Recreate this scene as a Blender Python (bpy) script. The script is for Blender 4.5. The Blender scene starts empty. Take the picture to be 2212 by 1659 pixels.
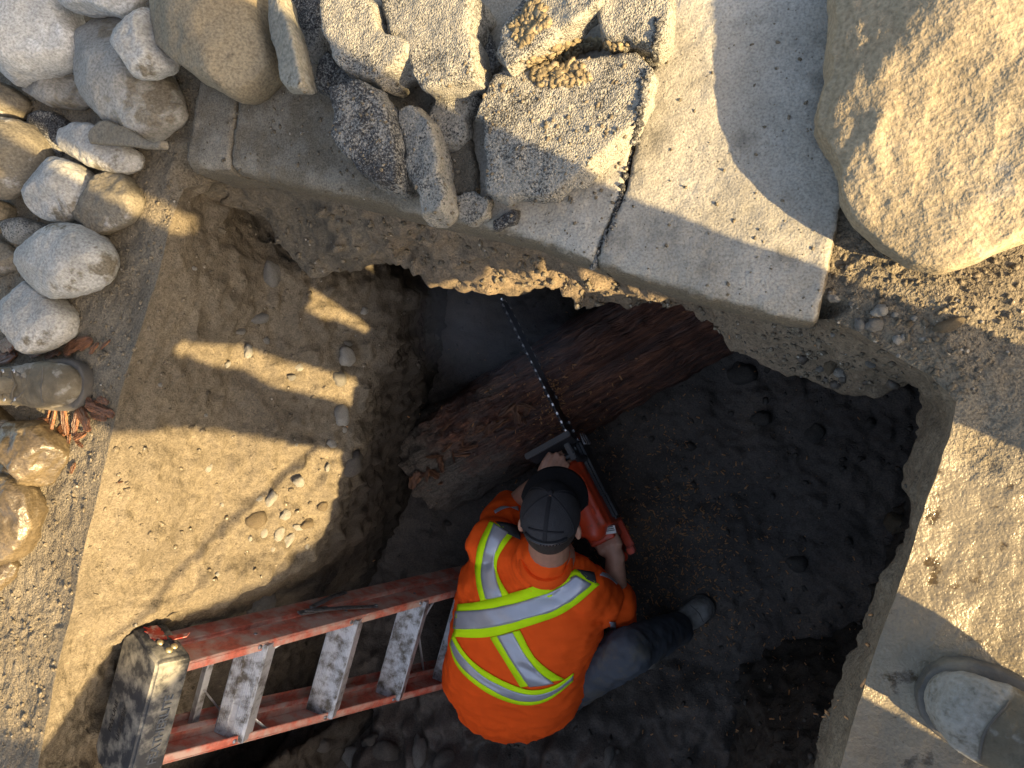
import bpy, bmesh, math, random
import numpy as np
from mathutils import Vector, Matrix, noise as mnoise
from mathutils.bvhtree import BVHTree

# ------------------------------------------------------------------ camera, sky, sun, exposure
scene = bpy.context.scene
col = scene.collection
CAM_H, TILT, FOC = 1.1, math.radians(21.0), 1534.0      # metres above the street, tilt, focal length for a 2212 px wide frame
cam_data = bpy.data.cameras.new('camera')
cam_data.lens = 36.0 * FOC / 2212.0
cam_data.sensor_width = 36.0
cam_data.clip_start = 0.02
cam_data.clip_end = 500
cam_data.dof.use_dof = True
cam_data.dof.focus_distance = 1.75
cam_data.dof.aperture_fstop = 16.0
cam = bpy.data.objects.new('camera', cam_data)
cam.location = (0, 0, CAM_H)
cam.rotation_euler = (0, TILT, 0)
col.objects.link(cam)
scene.camera = cam

SUN_EL = math.radians(23.0)
SUN_H = np.array([0.895, -0.446])                        # horizontal direction towards the sun
SUN_H /= np.linalg.norm(SUN_H)
TO_SUN = np.array([SUN_H[0]*math.cos(SUN_EL), SUN_H[1]*math.cos(SUN_EL), math.sin(SUN_EL)])
world = bpy.data.worlds.new('World')
scene.world = world
world.use_nodes = True
wn = world.node_tree.nodes
sky = wn.new('ShaderNodeTexSky')
sky.sky_type = 'NISHITA'
sky.sun_disc = False
sky.sun_elevation = SUN_EL
sky.sun_rotation = math.atan2(SUN_H[0], SUN_H[1])
sky.altitude = 50
sky.air_density = 1.0
sky.dust_density = 3.0
sky.ozone_density = 1.0
bgn = wn['Background']
bgn.inputs['Strength'].default_value = 0.12
world.node_tree.links.new(sky.outputs[0], bgn.inputs['Color'])
sun_data = bpy.data.lights.new('sun', 'SUN')
sun_data.energy = 5.0
sun_data.angle = math.radians(0.55)
sun_data.color = (1.0, 0.79, 0.45)
sun = bpy.data.objects.new('sun', sun_data)
sun.rotation_euler = Vector(TO_SUN).to_track_quat('Z', 'Y').to_euler()
sun.location = (5, -3, 4)
col.objects.link(sun)
scene.view_settings.view_transform = 'Standard'
scene.view_settings.look = 'None'
scene.view_settings.exposure = 2.1
scene.view_settings.gamma = 1.0
scene.view_settings.use_curve_mapping = False
scene.view_settings.use_white_balance = True
scene.view_settings.white_balance_temperature = 7600
scene.view_settings.white_balance_tint = 11
scene.render.engine = 'CYCLES'
scene.cycles.use_denoising = True
scene.cycles.max_bounces = 6
scene.cycles.diffuse_bounces = 4
scene.cycles.glossy_bounces = 3
scene.cycles.volume_bounces = 0

# ------------------------------------------------------------------ helpers
rng = np.random.default_rng(7)
random.seed(7)
_F = np.array([-math.sin(TILT), 0, -math.cos(TILT)])
_R = np.array([math.cos(TILT), 0, -math.sin(TILT)])
_U = np.array([0, 1.0, 0])
_C = np.array([0, 0, CAM_H])

def ray(px, py):
    return _F + (px-1106)/FOC*_R - (py-829.5)/FOC*_U

def P(px, py, z):
    """the place at height z that the survey photo shows at (px, py)"""
    r = ray(px, py)
    return _C + r*((z-CAM_H)/r[2])

def W(x, y, z):
    return np.array([x, y, z], float)

def Z1(x, y): return (x*.3418, y*.3418)
def Z2(x, y): return (540+x*.4395, y*.4395)
def Z4(x, y): return (x*.3418, 486+y*.3418)
def Z6(x, y, z): return P(864+x*.4466, 918+y*.4466, z)

def unit(v):
    v = np.asarray(v, float)
    return v/np.linalg.norm(v)

# vectorised gradient noise -----------------------------------------------------
_perm = np.random.default_rng(3).permutation(256)
_perm = np.concatenate([_perm, _perm, _perm])
_grad = np.random.default_rng(5).normal(size=(256, 3))
_grad /= np.linalg.norm(_grad, axis=1)[:, None]

def perlin(p):
    i = np.floor(p).astype(int)
    f = p-i
    i &= 255
    w = f*f*f*(f*(f*6-15)+10)
    out = 0
    for dx in (0, 1):
        wx = w[:, 0] if dx else 1-w[:, 0]
        for dy in (0, 1):
            wy = w[:, 1] if dy else 1-w[:, 1]
            for dz in (0, 1):
                wz = w[:, 2] if dz else 1-w[:, 2]
                h = _perm[_perm[_perm[(i[:, 0]+dx) & 255]+((i[:, 1]+dy) & 255)]+((i[:, 2]+dz) & 255)]
                g = _grad[h]
                d = g[:, 0]*(f[:, 0]-dx)+g[:, 1]*(f[:, 1]-dy)+g[:, 2]*(f[:, 2]-dz)
                out = out+wx*wy*wz*d
    return out

def fbm(p, scale, octv=3, seed=0, ridged=False):
    p = np.asarray(p, float)*scale+seed*17.31
    a, s = 1.0, 0
    for k in range(octv):
        n = perlin(p*(2.03**k)+k*9.7)
        s = s+a*((0.35-np.abs(n))*1.4 if ridged else n)
        a *= 0.5
    return s

# meshes -----------------------------------------------------------------------
def mesh(name, v, f, smooth=True):
    v = np.ascontiguousarray(v, dtype=np.float32)
    me = bpy.data.meshes.new(name)
    if isinstance(f, np.ndarray):
        k = f.shape[1]
        me.vertices.add(len(v)); me.vertices.foreach_set('co', v.ravel())
        me.loops.add(f.size); me.loops.foreach_set('vertex_index', f.astype(np.int32).ravel())
        me.polygons.add(len(f))
        me.polygons.foreach_set('loop_start', np.arange(0, f.size, k, dtype=np.int32))
        me.update(calc_edges=True)
    else:
        me.from_pydata(v.tolist(), [], [list(map(int, q)) for q in f])
        me.update()
    if smooth and len(me.polygons):
        me.polygons.foreach_set('use_smooth', np.ones(len(me.polygons), dtype=bool))
    return me

def link(name, me, m=None, parent=None, loc=None):
    o = bpy.data.objects.new(name, me)
    col.objects.link(o)
    if m is not None and me is not None:
        me.materials.clear()
        for mm in (m if isinstance(m, (list, tuple)) else [m]):
            me.materials.append(mm)
    if loc is not None:
        o.location = loc
    if parent is not None:
        o.parent = parent
    return o

def empty(name, loc=(0, 0, 0)):
    o = bpy.data.objects.new(name, None)
    o.empty_display_size = 0.05
    o.location = loc
    col.objects.link(o)
    return o

def tag(o, label=None, cat=None, group=None, kind=None):
    if label: o['label'] = label
    if cat: o['category'] = cat
    if group: o['group'] = group
    if kind: o['kind'] = kind
    return o

def vco(me):
    a = np.empty(len(me.vertices)*3, dtype=np.float32)
    me.vertices.foreach_get('co', a)
    return a.reshape(-1, 3).astype(float)

def vno(me):
    a = np.empty(len(me.vertices)*3, dtype=np.float32)
    me.vertices.foreach_get('normal', a)
    return a.reshape(-1, 3).astype(float)

def setco(me, v):
    me.vertices.foreach_set('co', np.ascontiguousarray(v, dtype=np.float32).ravel())
    me.update()

def roughen(me, specs, seed=0):
    v, n = vco(me), vno(me)
    d = np.zeros(len(v))
    for (amp, sc, oc) in specs:
        d += amp*fbm(v, sc, oc, seed)
        seed += 1
    setco(me, v+n*d[:, None])
    return me

def remesh(name, parts, voxel, smooth=4, factor=0.5):
    """union of closed shapes as one continuous skin"""
    vs, fs, b = [], [], 0
    for v, f in parts:
        vs.append(np.asarray(v)); fs += [[i+b for i in q] for q in f]; b += len(v)
    me = mesh(name+'_raw', np.concatenate(vs), fs)
    o = bpy.data.objects.new('tmp_remesh', me)
    col.objects.link(o)
    m = o.modifiers.new('r', 'REMESH'); m.mode = 'VOXEL'; m.voxel_size = voxel; m.use_smooth_shade = True
    if smooth:
        s = o.modifiers.new('s', 'SMOOTH'); s.iterations = smooth; s.factor = factor
    dg = bpy.context.evaluated_depsgraph_get()
    out = bpy.data.meshes.new_from_object(o.evaluated_get(dg))
    out.name = name
    bpy.data.objects.remove(o); bpy.data.meshes.remove(me)
    out.polygons.foreach_set('use_smooth', np.ones(len(out.polygons), dtype=bool))
    return out

def loft(rings, caps=True):
    k = len(rings[0]); v = np.concatenate(rings); f = []
    for i in range(len(rings)-1):
        for j in range(k):
            a, b = i*k+j, i*k+(j+1) % k
            f.append([a, b, b+k, a+k])
    if caps:
        f.append(list(range(k))[::-1])
        f.append([(len(rings)-1)*k+j for j in range(k)])
    return v, f

def frame(d, up=(0, 0, 1)):
    d = unit(d); up = np.asarray(up, float)
    if abs(d@unit(up)) > .98: up = np.array([1.0, 0.2, 0])
    s = unit(np.cross(up, d)); u = np.cross(d, s)
    return d, s, u

def tube(pts, rad, k=14, up=(0, 0, 1), flat=1.0, ends=True):
    """tapered closed tube with rounded ends; flat scales the radius along the up axis"""
    pts = [np.asarray(p, float) for p in pts]
    rad = list(rad) if hasattr(rad, '__len__') else [rad]*len(pts)
    rings = []
    n = len(pts)
    an = np.linspace(0, 2*math.pi, k, endpoint=False)
    def ring(c, d, r):
        d, s, u = frame(d, up)
        return c+np.outer(np.cos(an)*r, s)+np.outer(np.sin(an)*r*flat, u)
    d0 = pts[1]-pts[0]; d1 = pts[-1]-pts[-2]
    if ends:
        for t in (80, 50, 25):
            t = math.radians(t); rings.append(ring(pts[0]-unit(d0)*rad[0]*math.sin(t), d0, rad[0]*math.cos(t)))
    for i in range(n):
        d = d0 if i == 0 else d1 if i == n-1 else unit(pts[i+1]-pts[i])+unit(pts[i]-pts[i-1])
        rings.append(ring(pts[i], d, rad[i]))
    if ends:
        for t in (25, 50, 80):
            t = math.radians(t); rings.append(ring(pts[-1]+unit(d1)*rad[-1]*math.sin(t), d1, rad[-1]*math.cos(t)))
    return loft(rings)

def ellipsoid(c, ax, r, nu=20, nv=14):
    """ax: 3 unit axes, r: 3 radii"""
    v, f = [], []
    for i in range(nv+1):
        t = math.pi*(i+.001*(i == 0)-.001*(i == nv))/nv
        for j in range(nu):
            a = 2*math.pi*j/nu
            v.append(np.asarray(c)+ax[0]*r[0]*math.sin(t)*math.cos(a)+ax[1]*r[1]*math.sin(t)*math.sin(a)+ax[2]*r[2]*math.cos(t))
    for i in range(nv):
        for j in range(nu):
            f.append([i*nu+j, (i+1)*nu+j, (i+1)*nu+(j+1) % nu, i*nu+(j+1) % nu])
    return np.array(v), f

def box(c, ax, h):
    v = np.array([np.asarray(c, float)+ax[0]*h[0]*sx+ax[1]*h[1]*sy+ax[2]*h[2]*sz for sx in (-1, 1) for sy in (-1, 1) for sz in (-1, 1)])
    f = [[0, 1, 3, 2], [4, 6, 7, 5], [0, 4, 5, 1], [2, 3, 7, 6], [0, 2, 6, 4], [1, 5, 7, 3]]
    return v, f

def join(parts):
    vs, fs, b = [], [], 0
    for v, f in parts:
        vs.append(np.asarray(v, float)); fs += [[int(i)+b for i in q] for q in f]; b += len(v)
    return np.concatenate(vs), fs

def bevel(me, w, seg=2, angle=30):
    bm = bmesh.new(); bm.from_mesh(me)
    bmesh.ops.recalc_face_normals(bm, faces=bm.faces)
    ed = [e for e in bm.edges if len(e.link_faces) == 2 and e.calc_face_angle(0) > math.radians(angle)]
    bmesh.ops.bevel(bm, geom=ed, offset=w, segments=seg, affect='EDGES', clamp_overlap=True)
    bm.to_mesh(me); bm.free(); me.update()
    return me

def solid(name, parts, m, parent=None, bev=0.0, seg=2, smooth=True, loc=None):
    v, f = join(parts) if isinstance(parts, list) else parts
    if loc is not None: v = v-np.asarray(loc)
    me = mesh(name, v, f, smooth)
    bm = bmesh.new(); bm.from_mesh(me); bmesh.ops.recalc_face_normals(bm, faces=bm.faces); bm.to_mesh(me); bm.free()
    if bev: bevel(me, bev, seg)
    if smooth:
        me.polygons.foreach_set('use_smooth', np.ones(len(me.polygons), dtype=bool))
        try: me.set_sharp_from_angle(angle=math.radians(40))
        except Exception: pass
    return link(name, me, m, parent, loc)

def poly_resample(pts, step):
    pts = np.asarray(pts, float); out = []
    for a, b in zip(pts, np.roll(pts, -1, 0)):
        n = max(1, int(np.linalg.norm(b-a)/step))
        for k in range(n): out.append(a+(b-a)*k/n)
    return np.array(out)

def line_resample(pts, n):
    pts = np.asarray(pts, float)
    d = np.concatenate([[0], np.cumsum(np.linalg.norm(np.diff(pts, axis=0), axis=1))])
    t = np.linspace(0, d[-1], n)
    return np.stack([np.interp(t, d, pts[:, k]) for k in range(pts.shape[1])], 1)

def smooth_line(pts, n, it=3):
    p = np.asarray(pts, float)
    for _ in range(it):
        q = [p[0]]
        for a, b in zip(p[:-1], p[1:]): q += [a*.75+b*.25, a*.25+b*.75]
        q.append(p[-1]); p = np.array(q)
    return line_resample(p, n)

# ------------------------------------------------------------------ materials
def _node(nt, t, **kw):
    n = nt.nodes.new(t)
    for k, v in kw.items():
        if k in n.inputs: n.inputs[k].default_value = v
        else: setattr(n, k, v)
    return n

def _noise(nt, vec, scale, detail=4, rough=.55, out='Fac'):
    n = nt.nodes.new('ShaderNodeTexNoise')
    n.inputs['Scale'].default_value = scale; n.inputs['Detail'].default_value = detail; n.inputs['Roughness'].default_value = rough
    nt.links.new(vec, n.inputs['Vector'])
    return n.outputs[out]

def _ramp(nt, fac, stops):
    r = nt.nodes.new('ShaderNodeValToRGB')
    e = r.color_ramp.elements
    while len(e) < len(stops): e.new(.5)
    for el, (p, c) in zip(e, stops):
        el.position = p
        el.color = tuple(c)+(1,) if len(c) == 3 else c
    nt.links.new(fac, r.inputs['Fac'])
    return r.outputs['Color']

def _mix(nt, fac, a, b, mode='MIX'):
    m = nt.nodes.new('ShaderNodeMix'); m.data_type = 'RGBA'; m.blend_type = mode
    for sock, val in ((m.inputs[0], fac), (m.inputs[6], a), (m.inputs[7], b)):
        if isinstance(val, (int, float)): sock.default_value = val
        elif isinstance(val, tuple): sock.default_value = val+(1,) if len(val) == 3 else val
        else: nt.links.new(val, sock)
    return m.outputs[2]

def _math(nt, op, a, b=None, clamp=False):
    m = nt.nodes.new('ShaderNodeMath'); m.operation = op; m.use_clamp = clamp
    for s, val in zip(m.inputs, (a, b)):
        if val is None: continue
        if isinstance(val, (int, float)): s.default_value = val
        else: nt.links.new(val, s)
    return m.outputs[0]

def new_mat(name):
    m = bpy.data.materials.new(name); m.use_nodes = True
    nt = m.node_tree
    b = nt.nodes['Principled BSDF']
    tc = nt.nodes.new('ShaderNodeTexCoord')
    return m, nt, b, tc.outputs['Object']

def _bump(nt, b, h, strength, dist):
    n = nt.nodes.new('ShaderNodeBump')
    n.inputs['Strength'].default_value = strength; n.inputs['Distance'].default_value = dist
    nt.links.new(h, n.inputs['Height'])
    nt.links.new(n.outputs[0], b.inputs['Normal'])
    return n

KA = 0.60            # overall reflectance of the dry mineral surfaces
def earth(name, c1, c2, speck=(.4, .37, .32), speck_amt=.25, grain=260, rough=.95, bump=.55, bdist=.006, big=5, dark=.55):
    """soil, sand, stone: two tones in patches, dark and light grains, granular relief"""
    m, nt, b, vec = new_mat(name)
    patch = _noise(nt, vec, big, 5, .6)
    base = _ramp(nt, patch, [(.35, c1), (.65, c2)])
    g1 = _noise(nt, vec, grain, 2, .6)
    g2 = _noise(nt, vec, grain*.28, 3, .6)
    shade = _ramp(nt, g1, [(.32, (dark,)*3), (.5, (1, 1, 1)), (.72, (1.35, 1.35, 1.35))])
    c = _mix(nt, 1.0, base, shade, 'MULTIPLY')
    s2 = _ramp(nt, g2, [(.35, (.72,)*3), (.6, (1.12,)*3)])
    c = _mix(nt, 1.0, c, s2, 'MULTIPLY')
    vor = nt.nodes.new('ShaderNodeTexVoronoi'); vor.inputs['Scale'].default_value = grain*.45
    nt.links.new(vec, vor.inputs['Vector'])
    sep = nt.nodes.new('ShaderNodeSeparateColor'); nt.links.new(vor.outputs['Color'], sep.inputs[0])
    near = _math(nt, 'LESS_THAN', vor.outputs['Distance'], .34)
    pick = _math(nt, 'GREATER_THAN', sep.outputs[0], 1-speck_amt)
    c = _mix(nt, _math(nt, 'MULTIPLY', near, pick), c, speck)
    nt.links.new(_mix(nt, 1.0, c, (KA,)*3, 'MULTIPLY'), b.inputs['Base Color'])
    b.inputs['Roughness'].default_value = rough
    b.inputs['Specular IOR Level'].default_value = .25
    h = _math(nt, 'ADD', _math(nt, 'MULTIPLY', g1, .5), _math(nt, 'MULTIPLY', g2, 1.0))
    _bump(nt, b, h, bump, bdist)
    return m

def plain(name, c, rough=.5, metal=0.0, var=.12, scale=40, bump=0.0, bdist=.002, bscale=200, dirt=None, dirt_amt=.5, dirt_scale=9, spec=.5):
    m, nt, b, vec = new_mat(name)
    n = _noise(nt, vec, scale, 4, .6)
    lo = tuple(max(0, x*(1-var)) for x in c); hi = tuple(min(1, x*(1+var)) for x in c)
    cc = _ramp(nt, n, [(.3, lo), (.7, hi)])
    if dirt is not None:
        d = _noise(nt, vec, dirt_scale, 6, .65)
        mask = _ramp(nt, d, [(max(0, .62-dirt_amt*.4), (0, 0, 0)), (min(1, .80-dirt_amt*.4), (1, 1, 1))])
        cc = _mix(nt, mask, cc, dirt)
    nt.links.new(cc, b.inputs['Base Color'])
    b.inputs['Roughness'].default_value = rough
    b.inputs['Metallic'].default_value = metal
    b.inputs['Specular IOR Level'].default_value = spec
    if bump:
        _bump(nt, b, _noise(nt, vec, bscale, 3, .6), bump, bdist)
    return m
# ------------------------------------------------------------------ the setting: ground, pit walls, pit floor
def soil_ground():
    m, nt, b, vec = new_mat('street soil')
    at = nt.nodes.new('ShaderNodeAttribute'); at.attribute_name = 'wet'
    wet = at.outputs['Fac']
    patch = _noise(nt, vec, 6, 5, .6)
    dry = _ramp(nt, patch, [(.35, (.155, .128, .092)), (.65, (.23, .195, .145))])
    mud = _ramp(nt, patch, [(.35, (.165, .137, .098)), (.65, (.26, .22, .16))])
    base = _mix(nt, wet, dry, mud)
    g1 = _noise(nt, vec, 240, 2, .6); g2 = _noise(nt, vec, 70, 4, .65); g3 = _noise(nt, vec, 24, 5, .6)
    sh = _ramp(nt, g1, [(.3, (.5,)*3), (.5, (1, 1, 1)), (.75, (1.45,)*3)])
    c1 = _mix(nt, 1.0, base, sh, 'MULTIPLY')
    c = _mix(nt, _math(nt, 'MULTIPLY', wet, .7), c1, base)
    # pooled brown water in the hollows of the mud
    pool = _ramp(nt, g3, [(.35, (1, 1, 1)), (.41, (0, 0, 0))])
    pool = _math(nt, 'MULTIPLY', pool, wet)
    c = _mix(nt, pool, c, (.075, .055, .032))
    nt.links.new(_mix(nt, 1.0, c, (KA,)*3, 'MULTIPLY'), b.inputs['Base Color'])
    r = _math(nt, 'SUBTRACT', .95, _math(nt, 'MULTIPLY', wet, _ramp(nt, g2, [(.3, (.45,)*3), (.7, (.70,)*3)])))
    r = _math(nt, 'SUBTRACT', r, _math(nt, 'MULTIPLY', pool, .3), True)
    nt.links.new(r, b.inputs['Roughness'])
    b.inputs['Specular IOR Level'].default_value = .4
    h = _math(nt, 'ADD', _math(nt, 'MULTIPLY', g1, .6), g2)
    h = _math(nt, 'ADD', _math(nt, 'MULTIPLY', h, _math(nt, 'SUBTRACT', 1.0, _math(nt, 'MULTIPLY', wet, .72))), _math(nt, 'MULTIPLY', g3, .8))
    _bump(nt, b, h, .9, .007)
    return m

def soil_wall():
    m, nt, b, vec = new_mat('pit wall soil')
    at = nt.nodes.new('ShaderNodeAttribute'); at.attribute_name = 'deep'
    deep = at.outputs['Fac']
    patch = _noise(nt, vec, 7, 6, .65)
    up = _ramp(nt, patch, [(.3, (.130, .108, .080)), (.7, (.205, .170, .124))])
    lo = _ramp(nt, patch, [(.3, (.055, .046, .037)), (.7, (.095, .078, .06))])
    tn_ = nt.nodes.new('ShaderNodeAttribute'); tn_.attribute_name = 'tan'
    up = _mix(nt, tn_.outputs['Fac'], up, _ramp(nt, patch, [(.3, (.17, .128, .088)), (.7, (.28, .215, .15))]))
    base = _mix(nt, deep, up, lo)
    g1 = _noise(nt, vec, 260, 2, .6); g2 = _noise(nt, vec, 75, 4, .65)
    sh = _ramp(nt, g1, [(.3, (.58,)*3), (.5, (1, 1, 1)), (.75, (1.35,)*3)])
    c = _mix(nt, 1.0, base, sh, 'MULTIPLY')
    c = _mix(nt, 1.0, c, _ramp(nt, g2, [(.3, (.7,)*3), (.65, (1.15,)*3)]), 'MULTIPLY')
    nt.links.new(_mix(nt, 1.0, c, (KA,)*3, 'MULTIPLY'), b.inputs['Base Color'])
    b.inputs['Roughness'].default_value = .92
    b.inputs['Specular IOR Level'].default_value = .3
    h = _math(nt, 'ADD', _math(nt, 'MULTIPLY', g1, .5), g2)
    _bump(nt, b, h, .6, .007)
    return m

def soil_floor():
    m, nt, b, vec = new_mat('pit floor clay')
    patch = _noise(nt, vec, 5, 6, .6)
    base = _ramp(nt, patch, [(.3, (.055, .046, .040)), (.55, (.092, .077, .066)), (.75, (.14, .113, .09))])
    g1 = _noise(nt, vec, 180, 3, .6); g2 = _noise(nt, vec, 50, 4, .65)
    c = _mix(nt, 1.0, base, _ramp(nt, g1, [(.3, (.6,)*3), (.7, (1.3,)*3)]), 'MULTIPLY')
    nt.links.new(c, b.inputs['Base Color'])
    nt.links.new(_ramp(nt, g2, [(.35, (.55,)*3), (.7, (.9,)*3)]), b.inputs['Roughness'])
    b.inputs['Specular IOR Level'].default_value = .25
    _bump(nt, b, _math(nt, 'ADD', _math(nt, 'MULTIPLY', g1, .5), g2), .6, .008)
    return m

M = {}
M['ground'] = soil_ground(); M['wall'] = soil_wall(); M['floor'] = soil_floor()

FLOOR_Z = -1.55
GZ = 0.0
cols = []          # control columns of the excavation: rim, a, b, c, foot
def column(*p): cols.append([np.asarray(q, float) for q in p])

def under(px_edge, lip, zl, dy=.28):
    e = P(px_edge[0], px_edge[1], .02); e[2] = -.135; e[1] += .02
    l = P(lip[0], lip[1], zl)
    column(e, l, l+W(.0, dy*.8, -.2), l+W(.02, dy*1.25, -.7), W(l[0]+.03, l[1]+dy*1.4, FLOOR_Z))

# along the concrete, whose base has been dug away
column(W(-1.12, .445, -.12), P(480, 440, -.15), W(-1.02, .60, -.5), W(-1.15, .68, -1.05), W(-1.25, .70, FLOOR_Z))
for e, l, zl in [((470, 366), (556, 486), -.22), ((560, 382), (615, 540), -.27), ((640, 402), (650, 588), -.29), ((690, 414), (700, 602), -.30),
                 ((740, 426), (752, 606), -.31), ((790, 438), (795, 584), -.31), ((845, 451), (850, 560), -.3), ((900, 465), (905, 572), -.3),
                 ((940, 475), (932, 610), -.32), ((1000, 489), (1000, 640), -.34), ((1070, 505), (1070, 642), -.34), ((1140, 526), (1140, 624), -.33),
                 ((1200, 547), (1200, 620), -.33), ((1250, 565), (1252, 632), -.33), ((1310, 584), (1300, 652), -.34), ((1400, 611), (1400, 650), -.34),
                 ((1480, 634), (1480, 682), -.34), ((1540, 650), (1540, 702), -.34), ((1600, 666), (1562, 742), -.34), ((1650, 679), (1622, 782), -.33),
                 ((1700, 691), (1722, 822), -.31), ((1750, 697), (1830, 856), -.28)]:
    under(e, l, zl)
# soil bank beside the end of the concrete
for r, l, zl in [((1800, 690), (1870, 852), -.27), ((1850, 715), (1920, 846), -.25), ((1930, 765), (1965, 826), -.2), ((2010, 812), (1992, 838), -.2)]:
    l3 = P(l[0], l[1], zl)
    column(P(r[0], r[1], -.01), l3, l3+W(.05, .16, -.25), l3+W(.12, .28, -.75), W(l3[0]+.15, l3[1]+.3, FLOOR_Z))
# right bank, undercut
for r, l, zl in [((2068, 868), (1990, 880), -.22), ((2052, 945), (1968, 940), -.22), ((2025, 1020), (1950, 1010), -.22), ((2003, 1080), (1962, 1085), -.2),
                 ((1985, 1150), (1930, 1165), -.2), ((1955, 1230), (1898, 1240), -.2), ((1930, 1300), (1872, 1330), -.2), ((1895, 1400), (1838, 1430), -.2),
                 ((1868, 1490), (1806, 1540), -.2), ((1838, 1580), (1775, 1620), -.2), ((1815, 1659), (1745, 1700), -.2), ((1785, 1780), (1712, 1800), -.2)]:
    l3 = P(l[0], l[1], zl)
    column(P(r[0], r[1], 0), l3, l3+W(.08, 0, -.25), l3+W(.2, -.02, -.8), W(l3[0]+.24, l3[1]-.03, FLOOR_Z))
# far side below the picture
for x, y in [(.02, -.95), (-.05, -1.4), (-.12, -2.0), (-.3, -2.5), (-.7, -2.65), (-1.2, -2.6), (-1.6, -2.3), (-1.68, -1.7), (-1.64, -1.25)]:
    cx_, cy_ = unit(W(-.75-x, -1.4-y, 0)*W(1, .6, 0))[:2]
    column(W(x, y, 0), W(x+cx_*.03, y+cy_*.03, -.25), W(x+cx_*.04, y+cy_*.04, -.6), W(x+cx_*.08, y+cy_*.08, -1.05), W(x+cx_*.16, y+cy_*.16, FLOOR_Z))
# left wall, a slope with a ledge; notched where the ladder stands
for q in [((70, 1720, 0), (170, 1740, -.2), (360, 1720, -.6), (560, 1720, -1.1), (690, 1690, FLOOR_Z)),
          ((100, 1560, 0), (200, 1580, -.2), (380, 1590, -.6), (590, 1600, -1.1), (720, 1590, FLOOR_Z)),
          ((125, 1440, 0), (225, 1440, -.18), (400, 1480, -.6), (610, 1480, -1.1), (740, 1470, FLOOR_Z)),
          ((140, 1380, 0), (238, 1400, -.17), (420, 1440, -.6), (630, 1420, -1.1), (760, 1390, FLOOR_Z)),
          ((150, 1345, 0), (265, 1378, -.16), (450, 1340, -.42), (660, 1330, -1.1), (780, 1320, FLOOR_Z)),
          ((155, 1320, 0), (360, 1320, -.22), (560, 1265, -.46), (730, 1265, -1.08), (810, 1250, FLOOR_Z)),
          ((160, 1300, 0), (390, 1280, -.25), (650, 1212, -.53), (770, 1200, -1.06), (840, 1190, FLOOR_Z)),
          ((172, 1235, 0), (410, 1200, -.27), (695, 1160, -.57), (805, 1140, -1.05), (875, 1115, FLOOR_Z)),
          ((190, 1150, 0), (430, 1120, -.28), (728, 1100, -.59), (820, 1080, -1.05), (900, 1040, FLOOR_Z)),
          ((215, 1050, 0), (450, 1040, -.28), (738, 1040, -.58), (835, 1000, -1.05), (915, 960, FLOOR_Z)),
          ((240, 945, 0), (470, 950, -.28), (775, 960, -.6), (865, 930, -1.05), (930, 900, FLOOR_Z)),
          ((262, 850, 0), (490, 860, -.29), (790, 895, -.6), (885, 860, -1.05), (945, 830, FLOOR_Z)),
          ((300, 720, 0), (520, 760, -.3), (838, 800, -.62), (905, 780, -1.05), (955, 760, FLOOR_Z)),
          ((340, 600, 0), (560, 660, -.3), (852, 720, -.62), (915, 705, -1.05), (965, 690, FLOOR_Z)),
          ((366, 490, 0), (590, 580, -.32), (872, 640, -.63), (935, 640, -1.05), (975, 640, FLOOR_Z))]:
    column(*[P(*t) for t in q])
column(W(-1.15, .40, -.02), P(545, 462, -.3), P(800, 530, -.6), W(-1.16, .62, -1.05), W(-1.24, .66, FLOOR_Z))

CC = np.array(cols)                                     # (n, 5, 3)
seglen = np.linalg.norm(np.roll(CC, -1, 0)-CC, axis=2)[:, :3].mean(1)+.01
NCOL = 1150
cum = np.concatenate([[0], np.cumsum(seglen)])
tt = np.linspace(0, cum[-1], NCOL, endpoint=False)
CW = np.concatenate([CC, CC[:1]])
COLS = np.stack([np.stack([np.interp(tt, cum, CW[:, r, k]) for k in range(3)], 1) for r in range(5)], 1)   # (N,5,3)

def grid_faces(rows, n, closed=True):
    i = np.arange(rows-1)[:, None]; j = np.arange(n if closed else n-1)[None, :]
    a = i*n+j; b = i*n+(j+1) % n
    return np.stack([a, a+n, b+n, b], -1).reshape(-1, 4)

# walls: rim -> foot
rows_n = [46, 60, 44, 36]
rows = []
for s, k in enumerate(rows_n):
    for q in range(k):
        t = q/k
        rows.append(COLS[:, s]*(1-t)+COLS[:, s+1]*t)
rows.append(COLS[:, 4])
rows.append(COLS[:, 4]+W(0, 0, -.06))
WV = np.stack(rows)                                     # (rows, N, 3)
NR = len(rows)
for _ in range(14):                                     # round off the creases between the strata
    WV[1:-2] = WV[1:-2]*.4+(WV[:-3]+WV[2:-1])*.3
du = np.roll(WV, -1, 1)-np.roll(WV, 1, 1)
dv = np.gradient(WV, axis=0)
wnrm = np.cross(dv, du); wnrm /= np.linalg.norm(wnrm, axis=2, keepdims=True)+1e-9
for _ in range(6):
    wnrm = (np.roll(wnrm, 1, 1)+np.roll(wnrm, -1, 1)+wnrm); wnrm[1:-1] = wnrm[1:-1]+wnrm[:-2]+wnrm[2:]
    wnrm /= np.linalg.norm(wnrm, axis=2, keepdims=True)+1e-9
cen = W(-.65, -.3, -.8)
if ((cen-WV)*wnrm).sum(2).mean() < 0: wnrm = -wnrm
fp = WV.reshape(-1, 3)
fade = np.clip(np.arange(NR)/10., .15, 1)[:, None]*np.ones((1, NCOL))
d = .045*fbm(fp, 3.2, 3, 1)+.030*fbm(fp, 11, 3, 2)+.012*fbm(fp, 34, 2, 3)+.007*fbm(fp, 90, 2, 4)
lump = np.clip(fbm(fp, 17, 2, 8)-.18, 0, 1)*.07          # stones and clods standing out
zrow = fp[:, 2]
leftside = np.clip((-.95-fp[:, 0])/.15, 0, 1)
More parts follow.
